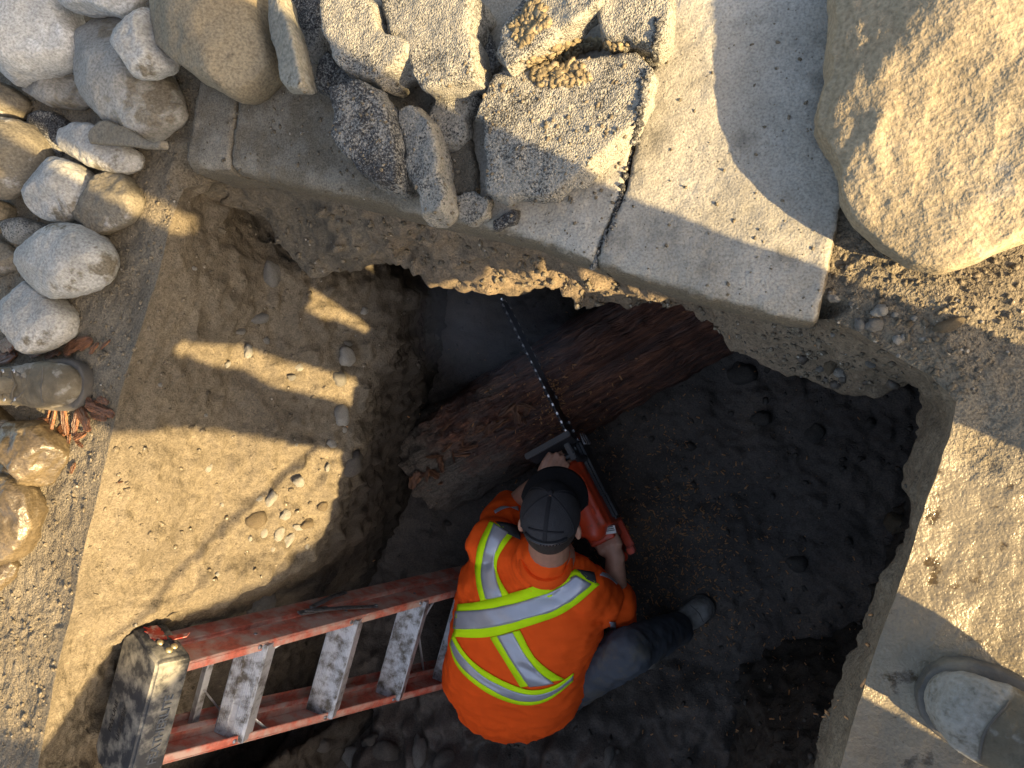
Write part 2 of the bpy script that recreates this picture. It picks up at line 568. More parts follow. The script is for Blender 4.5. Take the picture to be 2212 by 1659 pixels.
calm = (1-.5*np.clip((fp[:, 0]+.15)/.1, 0, 1)*np.clip((zrow+.5)/.1, 0, 1))*(1-.35*leftside)*1.0-.0*leftside*np.clip((zrow+.42)/.12, 0, 1)       # the scraped upper part of the left slope is smoother
d = (d+lump)*calm+leftside*(.014*fbm(fp, 22, 3, 15)+.010*np.clip(fbm(fp, 30, 2, 16)-.1, 0, 1)*3)*np.clip(.4+(-zrow-.15)*2.5, .15, 1)
FW = fp+wnrm.reshape(-1, 3)*(d*fade.ravel())[:, None]
RIM = FW.reshape(NR, NCOL, 3)[0]
wall_me = mesh('pit_wall', FW, grid_faces(NR, NCOL))
deep = np.clip((-.30-zrow-.07*fbm(fp, 9, 3, 12)-.29*leftside)/(.35-.20*leftside), 0, 1)  # darker lower soil, with the shade below the left ledge put into colour
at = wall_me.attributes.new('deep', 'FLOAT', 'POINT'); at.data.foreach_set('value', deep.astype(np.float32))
tan = 1-np.clip((-.62-fp[:, 0]-.35*np.clip(fp[:, 1]-.15, 0, 1)+.08*fbm(fp, 8, 2, 13))/.25, 0, 1)
at = wall_me.attributes.new('tan', 'FLOAT', 'POINT'); at.data.foreach_set('value', tan.astype(np.float32))
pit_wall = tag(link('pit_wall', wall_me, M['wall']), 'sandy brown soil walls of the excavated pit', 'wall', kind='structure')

# street-level ground, from the rim out to the horizon
cxy = np.array([-.62, -.3])
outd = RIM[:, :2]-cxy; outd /= np.linalg.norm(outd, axis=1, keepdims=True)
dist = np.concatenate([np.linspace(0, .55, 100), np.linspace(.56, 1.15, 60), np.geomspace(1.25, 150, 26)])
_rb = np.array([P(x, y, .02) for x, y in [(1763, 697), (1800, 520), (1850, 300), (1960, -160)]])
_lb = np.array([P(x, y, .02) for x, y in [(396, 369), (432, 190), (470, -120)]])
def below_panel(p):
    xr = np.interp(p[:, 1], _rb[:, 1], _rb[:, 0]); xl = np.interp(p[:, 1], _lb[:, 1], _lb[:, 0])
    ye = np.interp(p[:, 0], [-1.12, -.72, -.42, -.28, .04], [.42, .33, .24, .184, .086])
    return np.clip((xr-.012-p[:, 0])/.01, 0, 1)*np.clip((p[:, 0]-xl-.012)/.01, 0, 1)*np.clip((p[:, 1]-ye+.03)/.02, 0, 1)*np.clip((1.15-p[:, 1])/.1, 0, 1)
gr = []
for dd in dist:
    p = RIM.copy(); p[:, :2] += outd*dd
    k = np.clip(dd/.04, 0, 1)
    base = -.004-.13*below_panel(p)
    p[:, 2] = RIM[:, 2]*(1-k)+base*k
    gr.append(p)
GV = np.stack(gr); gp = GV.reshape(-1, 3)
gfade = (np.clip(dist/.05, 0, 1)*np.where(dist > 1.2, .4, 1))[:, None]*np.ones((1, NCOL))
wetm = np.clip((gp[:, 0]-.0)/.06, 0, 1)*np.clip((-.03-gp[:, 1]+.10*fbm(gp, 9, 2, 31))/.07, 0, 1)*np.clip((1.6-gp[:, 0])/.5, 0, 1)
gd = (.018*fbm(gp, 5, 2, 21)+.007*fbm(gp, 18, 3, 22)+.005*fbm(gp, 60, 2, 23))*(1-.5*wetm)+.0035*fbm(gp, 150, 1, 24)*(1-wetm)
gp2 = gp.copy(); gp2[:, 2] += gd*gfade.ravel()
ground_me = mesh('ground', gp2, grid_faces(len(dist), NCOL)[:, ::-1])
at = ground_me.attributes.new('wet', 'FLOAT', 'POINT'); at.data.foreach_set('value', wetm.astype(np.float32))
ground = tag(link('ground', ground_me, M['ground']), 'gravelly soil and wet mud around the pit at street level', 'ground', kind='structure')

# pit floor
nx, ny = 300, 440
gx, gy = np.meshgrid(np.linspace(-2.05, .75, nx), np.linspace(-2.85, 1.25, ny))
fl = np.stack([gx.ravel(), gy.ravel(), np.full(gx.size, FLOOR_Z)], 1)
fz = .05*fbm(fl, 2.6, 2, 41)+.035*fbm(fl, 8, 3, 42)+.014*fbm(fl, 30, 3, 43)
fz += np.clip(fbm(fl, 14, 2, 45)-.25, 0, 1)*.05
fz += .10*np.clip((-.95-fl[:, 0])/.5, 0, 1)+.30*np.clip((-1.02-fl[:, 1])/.45, 0, 1)*(1+.8*fbm(fl, 9, 2, 47))
fl[:, 2] += fz
floor_me = mesh('pit_floor', fl, grid_faces(ny, nx, False)[:, ::-1])
pit_floor = tag(link('pit_floor', floor_me, M['floor']), 'dark wet clay floor of the pit', 'floor', kind='structure')

wall_bvh = BVHTree.FromPolygons([Vector(v) for v in FW[:NR*NCOL]], grid_faces(NR, NCOL).tolist())
floor_bvh = BVHTree.FromPolygons([Vector(v) for v in fl], grid_faces(ny, nx, False).tolist())
ground_bvh = BVHTree.FromPolygons([Vector(v) for v in gp2], grid_faces(len(dist), NCOL).tolist())

def cast(px, py, trees):
    """first soil surface seen at a survey-photo position"""
    r = ray(px, py); best = None
    for t in trees:
        h = t.ray_cast(Vector(_C), Vector(unit(r)))
        if h[0] is not None and (best is None or h[3] < best[2]): best = (np.array(h[0]), np.array(h[1]), h[3])
    return best

def floor_z(x, y):
    h = floor_bvh.ray_cast(Vector((x, y, 0)), Vector((0, 0, -1)))
    return h[0].z if h[0] is not None else FLOOR_Z

# ------------------------------------------------------------------ concrete panels
def concrete_mat():
    m, nt, b, vec = new_mat('weathered concrete')
    patch = _noise(nt, vec, 5, 6, .62)
    base = _ramp(nt, patch, [(.32, (.27, .25, .212)), (.5, (.395, .372, .325)), (.7, (.50, .478, .43))])
    g1 = _noise(nt, vec, 300, 2, .6); g2 = _noise(nt, vec, 90, 3, .6); g3 = _noise(nt, vec, 16, 5, .6)
    c = _mix(nt, 1.0, base, _ramp(nt, g1, [(.3, (.68,)*3), (.5, (1, 1, 1)), (.75, (1.25,)*3)]), 'MULTIPLY')
    st = _ramp(nt, _noise(nt, vec, 13, 4, .6), [(.30, (.62,)*3), (.46, (1, 1, 1))])
    c = _mix(nt, 1.0, c, st, 'MULTIPLY')
    # brown soil smeared over the side faces and in patches on top
    geo = nt.nodes.new('ShaderNodeNewGeometry')
    sp = nt.nodes.new('ShaderNodeSeparateXYZ'); nt.links.new(geo.outputs['Normal'], sp.inputs[0])
    side = _math(nt, 'SUBTRACT', .80, sp.outputs[2])
    side = _math(nt, 'MULTIPLY', _math(nt, 'ADD', side, _math(nt, 'MULTIPLY', _math(nt, 'SUBTRACT', g3, .5), .9)), 3.0, True)
    at = nt.nodes.new('ShaderNodeAttribute'); at.attribute_name = 'soil'
    soil = _math(nt, 'MULTIPLY', at.outputs['Fac'], _ramp(nt, g3, [(.25, (.35,)*3), (.6, (1, 1, 1))]))
    f = _math(nt, 'MAXIMUM', side, soil)
    f = _math(nt, 'MULTIPLY', f, .88)
    c = _mix(nt, f, c, _mix(nt, 1.0, (.145, .118, .082), _ramp(nt, g1, [(.3, (.5,)*3), (.7, (1.45,)*3)]), 'MULTIPLY'))
    nt.links.new(_mix(nt, 1.0, c, (KA,)*3, 'MULTIPLY'), b.inputs['Base Color'])
    b.inputs['Roughness'].default_value = .93
    b.inputs['Specular IOR Level'].default_value = .25
    _bump(nt, b, _math(nt, 'ADD', _math(nt, 'MULTIPLY', g1, .6), g2), .5, .004)
    return m
M['concrete'] = concrete_mat()

def panel(name, pts_px, z_top, thick, label, soil_f, seed, front, cr=.022):
    poly = np.array([P(x, y, z_top)[:2] for x, y in pts_px]).astype(np.float32).astype(float)
    n = len(poly)
    c0 = poly.mean(0)
    def lay(z, ins):
        q = poly.copy(); q[:front] += np.array([.24, .97])*ins
        return np.concatenate([q, np.full((n, 1), z)], 1)
    rings = [lay(z_top-thick, 0), lay(z_top-.032, 0), lay(z_top-.016, .004), lay(z_top-.006, .012), lay(z_top-.0015, .024), lay(z_top, .04)]
    v = np.concatenate(rings); k = len(rings)
    f = [list(range(n))[::-1], [(k-1)*n+i for i in range(n)]]+[[r*n+i, r*n+(i+1) % n, (r+1)*n+(i+1) % n, (r+1)*n+i] for r in range(k-1) for i in range(n)]
    me0 = mesh('t', v, f)
    bm = bmesh.new(); bm.from_mesh(me0); bmesh.ops.recalc_face_normals(bm, faces=bm.faces); bmesh.ops.triangulate(bm, faces=bm.faces)
    bm.to_mesh(me0); bm.free()
    v = vco(me0); ff = [list(p.vertices) for p in me0.polygons]
    bpy.data.meshes.remove(me0)
    me = remesh(name, [(v, ff)], .0060, 2)
    roughen(me, [(.008, 5, 2), (.003, 22, 2), (.0026, 90, 2)], seed)
    vv = vco(me)
    s = soil_f(vv)
    a = me.attributes.new('soil', 'FLOAT', 'POINT'); a.data.foreach_set('value', np.clip(s, 0, 1).astype(np.float32))
    loc = (c0[0], c0[1], z_top-thick)
    setco(me, vv-np.array(loc))
    return tag(link(name, me, M['concrete'], loc=loc), label, 'concrete panel')

leftsoil = lambda v: np.clip((-.38-v[:, 0])/.25, 0, 1)*.95+np.clip((v[:, 1]-.35)/.2, 0, 1)*.3
panel('concrete_panel', [(396, 369), (489, 366), (500, 290), (560, -120), (470, -120), (432, 190)], .02, .15,
      'narrow soil-covered concrete end piece beside the heaped cobbles', leftsoil, 51, 2)
panel('concrete_panel', [(493, 366), (620, 396), (756, 430), (900, 465), (1100, 512), (1277, 573), (1340, 420), (1410, 110), (1450, -160), (566, -160), (505, 290)], .02, .15,
      'long concrete panel half buried under the broken asphalt', leftsoil, 52, 6)
panel('concrete_panel', [(1286, 575), (1500, 640), (1690, 690), (1763, 697), (1800, 520), (1850, 300), (1960, -160), (1462, -160), (1420, 110), (1349, 420)], .02, .15,
      'bare pale concrete panel between the joint and the huge boulder', lambda v: np.clip((.17-v[:, 1])/.1, 0, 1)*np.clip(fbm(v, 7, 2, 5)*2.2, 0, 1)*.6, 53, 4)
# ------------------------------------------------------------------ cobbles, boulder, broken asphalt
def stone_mat(name, c1, c2, patchc=None, patch_amt=.0, rough=.9, grain=190, bump=.75, bd=.004, pscale=9, spec=.3, speck=.55, big=7):
    m, nt, b, vec = new_mat(name)
    base = _ramp(nt, _noise(nt, vec, big, 5, .6), [(.33, c1), (.67, c2)])
    g1 = _noise(nt, vec, grain, 2, .6); g2 = _noise(nt, vec, grain*.3, 3, .6); g3 = _noise(nt, vec, pscale, 6, .62)
    c = _mix(nt, speck, base, _mix(nt, 1.0, base, _ramp(nt, g1, [(.30, (.38,)*3), (.5, (1, 1, 1)), (.72, (1.6,)*3)]), 'MULTIPLY'))
    if patchc is not None:
        mask = _ramp(nt, g3, [(.72-patch_amt*.4, (0, 0, 0)), (.78-patch_amt*.4, (1, 1, 1))])
        c = _mix(nt, mask, c, _mix(nt, 1.0, patchc, _ramp(nt, g1, [(.3, (.6,)*3), (.7, (1.35,)*3)]), 'MULTIPLY'))
    nt.links.new(_mix(nt, 1.0, c, (KA,)*3, 'MULTIPLY'), b.inputs['Base Color'])
    b.inputs['Roughness'].default_value = rough
    b.inputs['Specular IOR Level'].default_value = spec
    _bump(nt, b, _math(nt, 'ADD', _math(nt, 'MULTIPLY', g1, .5), _math(nt, 'ADD', g2, g3)), bump, bd)
    return m

DUST = (.20, .175, .135)
M['pale'] = stone_mat('pale granite', (.30, .295, .275), (.50, .495, .47), DUST, .34, pscale=11)
M['pale2'] = stone_mat('chalky grey stone', (.36, .36, .35), (.52, .52, .50), (.62, .63, .63), .3, grain=200, bump=.6)
M['grey'] = stone_mat('grey granite', (.22, .21, .19), (.37, .36, .33), DUST, .42, pscale=12)
M['dusty'] = stone_mat('dust coated stone', (.15, .132, .10), (.24, .212, .17), (.40, .39, .37), .30, pscale=10)
M['brownst'] = stone_mat('brown sandstone', (.20, .165, .115), (.28, .235, .165), (.15, .125, .09), .3, grain=220, bump=.6)
M['tanst'] = stone_mat('tan boulder', (.29, .235, .16), (.40, .335, .24), (.33, .31, .28), .3, grain=170, bump=.8, bd=.005, pscale=8, big=4, speck=.5)
M['wetst'] = stone_mat('wet brown stone', (.065, .048, .028), (.14, .105, .062), (.20, .155, .095), .32, rough=.40, grain=150, bump=.5, bd=.006, pscale=14, spec=.6)
M['slate'] = stone_mat('slate', (.22, .205, .165), (.33, .31, .26), DUST, .35, grain=180)

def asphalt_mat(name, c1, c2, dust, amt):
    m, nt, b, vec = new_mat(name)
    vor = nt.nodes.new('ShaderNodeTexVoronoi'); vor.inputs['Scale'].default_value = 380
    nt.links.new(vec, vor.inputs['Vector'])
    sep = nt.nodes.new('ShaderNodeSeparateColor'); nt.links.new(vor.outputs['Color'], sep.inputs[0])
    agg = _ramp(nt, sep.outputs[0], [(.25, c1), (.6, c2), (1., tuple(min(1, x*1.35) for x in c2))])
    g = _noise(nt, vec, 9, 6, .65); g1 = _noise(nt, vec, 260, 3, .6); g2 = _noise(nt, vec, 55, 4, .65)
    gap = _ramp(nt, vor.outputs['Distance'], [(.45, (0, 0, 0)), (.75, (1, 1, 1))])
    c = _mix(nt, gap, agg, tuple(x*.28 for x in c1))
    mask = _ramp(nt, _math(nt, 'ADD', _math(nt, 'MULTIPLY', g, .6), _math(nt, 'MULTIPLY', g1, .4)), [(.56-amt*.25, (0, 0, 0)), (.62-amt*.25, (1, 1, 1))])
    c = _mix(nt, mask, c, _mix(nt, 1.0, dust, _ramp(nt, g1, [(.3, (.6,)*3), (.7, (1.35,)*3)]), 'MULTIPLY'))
    nt.links.new(_mix(nt, 1.0, c, (KA,)*3, 'MULTIPLY'), b.inputs['Base Color'])
    b.inputs['Roughness'].default_value = .9
    b.inputs['Specular IOR Level'].default_value = .35
    h = _math(nt, 'ADD', _math(nt, 'SUBTRACT', 1.0, vor.outputs['Distance']), _math(nt, 'MULTIPLY', g2, 1.5))
    _bump(nt, b, h, .7, .0032)
    return m
M['asphalt'] = asphalt_mat('broken asphalt', (.085, .084, .080), (.215, .21, .195), (.31, .295, .26), .50)
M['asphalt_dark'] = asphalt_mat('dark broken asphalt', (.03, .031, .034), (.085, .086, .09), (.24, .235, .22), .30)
M['asphalt_soil'] = asphalt_mat('soil coated asphalt', (.05, .048, .044), (.14, .13, .115), (.13, .112, .085), .7)

_ico = {}
def ico(n):
    if n not in _ico:
        bm = bmesh.new(); bmesh.ops.create_icosphere(bm, subdivisions=n, radius=1.0)
        v = np.array([x.co[:] for x in bm.verts]); f = np.array([[q.index for q in t.verts] for t in bm.faces]); bm.free()
        _ico[n] = (v, f)
    return _ico[n]

def stone(name, pts, z_eq, up, down, m, label, cat='stone', group=None, sub=5, e=.85, seed=1, amp=.05, tilt=(0, 0), ridge=0.0, fine=.0012, facets=0):
    """a boulder whose outline follows pts (survey positions), with its widest girth at height z_eq"""
    w = poly_resample(np.array([P(x, y, z_eq)[:2] for x, y in pts]), .006)
    for _ in range(3): w = (np.roll(w, 1, 0)+2*w+np.roll(w, -1, 0))/4
    c = (w.max(0)+w.min(0))/2
    q = w-c; th = np.arctan2(q[:, 1], q[:, 0]); r = np.hypot(q[:, 0], q[:, 1]); o = np.argsort(th)
    th, r = th[o], r[o]
    th = np.concatenate([th-2*math.pi, th, th+2*math.pi]); r = np.concatenate([r, r, r])
    v, f = ico(sub)
    t = np.arctan2(v[:, 1], v[:, 0]); rr = np.interp(t, th, r)
    ch = np.hypot(v[:, 0], v[:, 1]); s = v[:, 2]
    cr = np.power(np.clip(ch, 0, 1), e); sr = np.sign(s)*np.power(np.abs(s), e)
    x = np.cos(t)*rr*cr; y = np.sin(t)*rr*cr
    z = np.where(s > 0, sr*up, sr*down)
    z = z+x*tilt[0]+y*tilt[1]
    p = np.stack([x, y, z], 1)
    R = r.mean()
    me = mesh(name, p, f)
    n = vno(me)
    d = amp*R*fbm(p, 1.3/R, 3, seed)*(.35+.65*np.abs(s))+fine*fbm(p, 60, 3, seed+3)
    if facets:
        fr = np.random.default_rng(seed*7+1)
        for _ in range(facets):
            az = fr.random()*6.28; el = .35+fr.random()*1.0
            nd = np.array([math.cos(az)*math.cos(el), math.sin(az)*math.cos(el), math.sin(el)])
            sup = (p@nd).max(); lim = sup*(.70+.18*fr.random())
            ex = np.clip(p@nd-lim, 0, None)
            p = p-np.outer(ex*.85, nd)
    if ridge: d += ridge*R*fbm(p*np.array([1, .45, 1]), 3.2/R, 3, seed+7, ridged=True)*np.clip(.2+np.abs(s), 0, 1)
    setco(me, p+n*d[:, None])
    o = link(name, me, m, loc=(c[0], c[1], z_eq))
    return tag(o, label, cat, group)

def zz(fn, pts): return [fn(*p) for p in pts]

stone('boulder', [(1785, -60), (1790, 60), (1780, 130), (1785, 180), (1765, 240), (1760, 290), (1788, 330), (1815, 380), (1812, 430), (1840, 480), (1900, 532), (1960, 570),
                  (2030, 590), (2100, 572), (2160, 542), (2240, 515), (2330, 440), (2380, 200), (2360, -60), (2280, -220), (2000, -260), (1850, -190)],
      .045, .10, .06, M['tanst'], 'huge smooth tan boulder overlapping the end of the pale concrete panel', 'boulder', sub=6, e=.72, seed=5, amp=.06, ridge=.032, fine=.003, facets=5)
SG = 'cobbles heaped beside the concrete'
S = [
 (zz(Z1, [(-90, -90), (390, -90), (430, 60), (500, 230), (495, 360), (420, 440), (280, 500), (100, 545), (40, 520), (-90, 430)]), .06, .09, .07, 'pale2', 'largest chalky white boulder, topmost in the cobble heap corner'),
 (zz(Z1, [(380, 0), (430, 65), (650, 70), (770, 115), (870, 40), (890, -100), (380, -100)]), .09, .05, .05, 'pale2', 'flat whitish stone resting on top of the cobble heap'),
 (zz(Z1, [(600, 120), (540, 200), (490, 370), (500, 500), (560, 600), (620, 700), (760, 815), (900, 890), (980, 895), (1060, 830), (1170, 740), (1150, 660), (1100, 550), (1060, 430), (980, 250), (870, 120), (790, 95), (690, 80)]), .035, .07, .05, 'grey', 'long slanting grey boulder with a smaller stone lying on it'),
 (zz(Z1, [(880, 100), (800, 200), (765, 300), (770, 420), (850, 490), (930, 500), (1050, 440), (1080, 370), (1060, 200), (1010, 60), (960, 60)]), .11, .04, .05, 'pale', 'smaller stone half sunlit lying on the long slanting boulder'),
 (zz(Z1, [(1010, -90), (1005, 100), (1030, 250), (1080, 330), (1180, 440), (1330, 550), (1510, 640), (1600, 590), (1700, 440), (1705, 330), (1665, 180), (1640, 0), (1620, -90)]), .09, .08, .09, 'brownst', 'big brown sandstone boulder with a curved shadow across it'),
 (zz(Z1, [(150, 530), (300, 500), (470, 430), (560, 590), (580, 630), (480, 685), (340, 685), (200, 600)]), .02, .04, .04, 'grey', 'grey cobble tucked under the largest white boulder'),
 (zz(Z1, [(-90, 470), (40, 530), (130, 610), (130, 690), (60, 750), (-90, 760)]), .03, .05, .05, 'dusty', 'dusty cobble at the picture edge below the white boulder'),
 (zz(Z1, [(-90, 780), (60, 750), (170, 770), (250, 860), (258, 1000), (200, 1120), (120, 1200), (40, 1260), (-90, 1260)]), .04, .08, .06, 'dusty', 'soil-coated boulder with a white chipped patch at the picture edge'),
 (zz(Z1, [(380, 900), (400, 830), (480, 790), (580, 785), (700, 840), (840, 940), (876, 985), (840, 1070), (760, 1100), (600, 1070), (480, 1000), (400, 960)]), .035, .035, .05, 'pale', 'oval pale cobble with a slate shard lying across it'),
 (zz(Z1, [(390, 995), (490, 1030), (560, 1120), (557, 1250), (500, 1350), (400, 1405), (290, 1390), (220, 1310), (200, 1200), (220, 1100), (290, 1030)]), .045, .05, .06, 'pale', 'round pale cobble with a brown spot between the oval and angular ones'),
 (zz(Z1, [(640, 1090), (790, 1100), (880, 1220), (900, 1270), (850, 1400), (740, 1450), (640, 1490), (560, 1440), (490, 1390), (540, 1250), (570, 1150)]), .025, .05, .05, 'dusty', 'angular brown cobble with a pale worn facet'),
 ([(140, 482), (175, 485), (205, 505), (235, 530), (248, 557), (240, 582), (225, 610), (195, 632), (115, 646), (75, 632), (48, 592), (45, 555), (60, 530), (100, 500)], .05, .06, .07, 'pale', 'broad smooth pale grey cobble above the half sunlit one'),
 (zz(Z4, [(130, 330), (60, 440), (42, 580), (70, 700), (120, 780), (220, 825), (340, 780), (420, 700), (437, 570), (380, 480), (250, 400), (170, 350)]), .03, .045, .05, 'pale', 'half sunlit pale cobble next to the toe of the boot'),
 (zz(Z1, [(20, 1430), (100, 1370), (200, 1390), (310, 1430), (290, 1500), (150, 1555), (60, 1520)]), .01, .03, .04, 'asphalt', 'crumbly pale lump wedged between cobbles'),
 (zz(Z1, [(180, 740), (330, 700), (450, 770), (400, 850), (400, 980), (330, 1010), (260, 960), (260, 860)]), .0, .03, .04, 'asphalt_dark', 'dark rough lump behind the oval cobble'),
 (zz(Z1, [(-60, 1260), (30, 1270), (45, 1360), (10, 1450), (-60, 1480)]), .02, .04, .04, 'brownst', 'brown stone at the picture edge under the soil-coated boulder'),
 (zz(Z1, [(-60, 1480), (60, 1540), (140, 1620), (120, 1700), (-60, 1760)]), .0, .03, .04, 'dusty', 'low dusty stone left of the broad smooth cobble'),
 (zz(Z1, [(480, 70), (600, 80), (640, 130), (560, 220), (520, 300), (480, 200)]), .0, .03, .04, 'dusty', 'dark stone in the gap below the flat whitish stone'),
]
for i, (pts, ze, up, dn, mk, lab) in enumerate(S):
    stone('cobble', pts, ze, up, dn, M[mk], lab, 'stone', SG, seed=10+i, amp=.12, e=.8, fine=.003, facets=4, tilt=(random.uniform(-.12, .12), random.uniform(-.12, .12)))
WG = 'wet stones beside the boot'
stone('wet_stone', zz(Z4, [(60, 1250), (150, 1235), (260, 1250), (340, 1330), (380, 1430), (365, 1530), (290, 1630), (220, 1659), (120, 1600), (60, 1500), (0, 1420), (20, 1320)]), .02, .05, .05, M['wetst'],
      'lumpy wet brown stone nearest the boot', 'stone', WG, seed=61, amp=.2, ridge=.12, facets=4)
stone('wet_stone', [(-40, 985), (30, 1005), (72, 1060), (80, 1110), (66, 1160), (40, 1200), (0, 1225), (-40, 1215)], .02, .05, .05, M['wetst'],
      'larger wet brown stone below the lumpy one at the picture edge', 'stone', WG, seed=63, amp=.2, ridge=.12, facets=4)
stone('wet_stone', [(-40, 1190), (20, 1195), (34, 1225), (20, 1255), (-10, 1280), (-40, 1280)], .01, .03, .04, M['wetst'], 'small rusty wet stone lowest at the picture edge', 'stone', WG, seed=66, amp=.2, ridge=.10, facets=3)
stone('wet_stone', [(-40, 840), (0, 880), (30, 905), (20, 945), (-5, 985), (-40, 980)], .0, .03, .04, M['wetst'], 'wet stone squeezed under the heel side of the boot', 'stone', WG, seed=68, amp=.2, ridge=.10, facets=3)

def chunk(name, pts, z_top, thick, m, label, cat='asphalt', group=None, tilt=(0, 0), seed=1, rough=1.0, voxel=.005, inset=.85, jit=.007):
    poly = np.array([P(x, y, z_top)[:2] for x, y in pts])
    poly = poly_resample(poly, .022)
    p3 = np.concatenate([poly, np.zeros((len(poly), 1))], 1)
    dn = np.stack([fbm(p3, 28, 2, seed), fbm(p3, 28, 2, seed+5)], 1)
    poly = poly+dn*jit*1.2+np.random.default_rng(seed).normal(size=poly.shape)*jit*.45
    n = len(poly); c = poly.mean(0)
    def lay(z, s):
        q = c+(poly-c)*s
        zt = z+(q-c)@np.array(tilt)
        return np.concatenate([q, zt[:, None]], 1)
    rings = [lay(z_top-thick, inset), lay(z_top-thick*.5, 1.02), lay(z_top-.006, .995), lay(z_top, .975)]
    v = np.concatenate(rings); f = [list(range(n))[::-1], [3*n+i for i in range(n)]]
    for k in range(3):
        for i in range(n): f.append([k*n+i, k*n+(i+1) % n, (k+1)*n+(i+1) % n, (k+1)*n+i])
    me0 = mesh('t', v, f)
    bm = bmesh.new(); bm.from_mesh(me0); bmesh.ops.triangulate(bm, faces=bm.faces); bm.to_mesh(me0); bm.free()
    vv = vco(me0); ff = [list(p.vertices) for p in me0.polygons]; bpy.data.meshes.remove(me0)
    me = remesh(name, [(vv, ff)], voxel, 0)
    q = vco(me); cq = q.mean(0); fr = np.random.default_rng(seed*3+2)
    for _ in range(6):                                   # flat fracture faces
        az = fr.random()*6.28; el = math.radians(2+30*fr.random())
        nd = np.array([math.cos(az)*math.cos(el), math.sin(az)*math.cos(el), math.sin(el)])
        pr = (q-cq)@nd; ex = np.clip(pr-pr.max()*(.87+.10*fr.random()), 0, None)
        q = q-np.outer(ex*.96, nd)
    setco(me, q)
    roughen(me, [(.0045*rough, 10, 2), (.0042*rough, 40, 2), (.0018*rough, 110, 2)], seed)
    loc = np.array([c[0], c[1], z_top-thick])
    setco(me, vco(me)-loc)
    return tag(link(name, me, m, loc=loc), label, cat, group)

AG = 'broken asphalt pieces on the concrete'
AS = [
 ([(350, -70), (345, 150), (370, 210), (400, 270), (430, 325), (500, 358), (610, 390), (690, 340), (745, 275), (755, 215), (700, 185), (640, 140), (600, 60), (585, -70)], .13, .10, 'asphalt', 'rounded sunlit asphalt slab half touching the cracked slab beside it', (.0, .10)),
 ([(600, -70), (615, 60), (655, 140), (765, 205), (752, 275), (780, 360), (830, 435), (950, 415), (1130, 380), (1092, 330), (1096, 200), (1062, 130), (1085, 60), (1080, -70)], .12, .10, 'asphalt', 'large cracked sunlit asphalt slab, second from the cobbles', (.05, .05)),
 ([(1090, 20), (1150, 12), (1182, 50), (1160, 100), (1110, 120), (1085, 70)], .06, .05, 'asphalt', 'fist-sized pale asphalt lump between two slabs', (0, 0)),
 ([(1190, 180), (1240, 80), (1310, -70), (1745, -70), (1732, 8), (1600, 108), (1460, 205), (1360, 270), (1290, 322), (1240, 310), (1205, 255)], .12, .06, 'asphalt', 'straight-cut asphalt slab tilted up with loose soil on it', (.08, -.10)),
 ([(1720, 20), (1765, -70), (2060, -70), (2072, 60), (2050, 150), (1990, 222), (1900, 200), (1850, 180), (1780, 192), (1702, 160)], .11, .09, 'asphalt', 'thick asphalt lump nearest the joint in the concrete', (0, .06)),
 ([(1060, 560), (1110, 450), (1140, 400), (1260, 335), (1420, 330), (1700, 262), (1900, 232), (2000, 242), (1990, 330), (1962, 480), (1900, 640), (1870, 690), (1725, 815), (1640, 905), (1490, 945), (1235, 1000), (1150, 945), (1125, 880), (1150, 800), (1142, 700), (1140, 600)], .085, .06, 'asphalt', 'largest asphalt slab, half in shadow beside the joint', (.0, .03)),
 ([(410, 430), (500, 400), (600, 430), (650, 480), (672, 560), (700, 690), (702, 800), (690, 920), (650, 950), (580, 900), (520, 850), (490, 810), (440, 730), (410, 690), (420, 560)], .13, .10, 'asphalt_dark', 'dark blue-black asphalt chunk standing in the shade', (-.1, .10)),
 ([(710, 490), (770, 478), (830, 540), (870, 600), (892, 680), (930, 780), (966, 920), (976, 1050), (900, 1092), (840, 1080), (822, 960), (770, 850), (740, 740), (720, 640)], .10, .08, 'asphalt', 'long narrow pale asphalt chunk beside the dark one', (.12, .0)),
 ([(1000, 1060), (1020, 980), (1080, 945), (1140, 965), (1172, 960), (1152, 1050), (1110, 1112), (1050, 1112)], .05, .04, 'asphalt', 'small knobbly asphalt lump at the foot of the narrow chunk', (0, 0)),
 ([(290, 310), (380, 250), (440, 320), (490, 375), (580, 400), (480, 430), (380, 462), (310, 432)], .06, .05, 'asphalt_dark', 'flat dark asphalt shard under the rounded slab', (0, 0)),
 ([(860, 560), (890, 500), (1000, 420), (1110, 430), (1060, 560), (1050, 700), (950, 740), (900, 700), (880, 620)], .06, .05, 'asphalt', 'low gritty asphalt piece in the gap between slabs', (0, 0)),
 ([(940, 745), (1060, 705), (1070, 830), (1100, 885), (1140, 955), (1000, 965), (960, 850)], .045, .035, 'asphalt_soil', 'soil-coated asphalt piece behind the narrow pale chunk', (0, 0)),
 ([(1180, 1085), (1230, 1040), (1320, 1020), (1310, 1080), (1260, 1110), (1190, 1142)], .035, .025, 'asphalt_dark', 'small dark crumb of asphalt below the largest slab', (0, 0)),
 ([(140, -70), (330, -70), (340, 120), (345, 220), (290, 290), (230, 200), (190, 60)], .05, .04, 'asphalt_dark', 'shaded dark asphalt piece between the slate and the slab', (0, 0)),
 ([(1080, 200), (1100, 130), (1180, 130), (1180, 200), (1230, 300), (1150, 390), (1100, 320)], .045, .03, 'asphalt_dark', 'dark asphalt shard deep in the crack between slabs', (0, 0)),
]
for i, (pts, zt, th, mk, lab, tl) in enumerate(AS):
    chunk('asphalt_chunk', zz(Z2, pts), zt, th, M[mk], lab, 'asphalt', AG, tl, seed=80+i*3, rough=1.15)
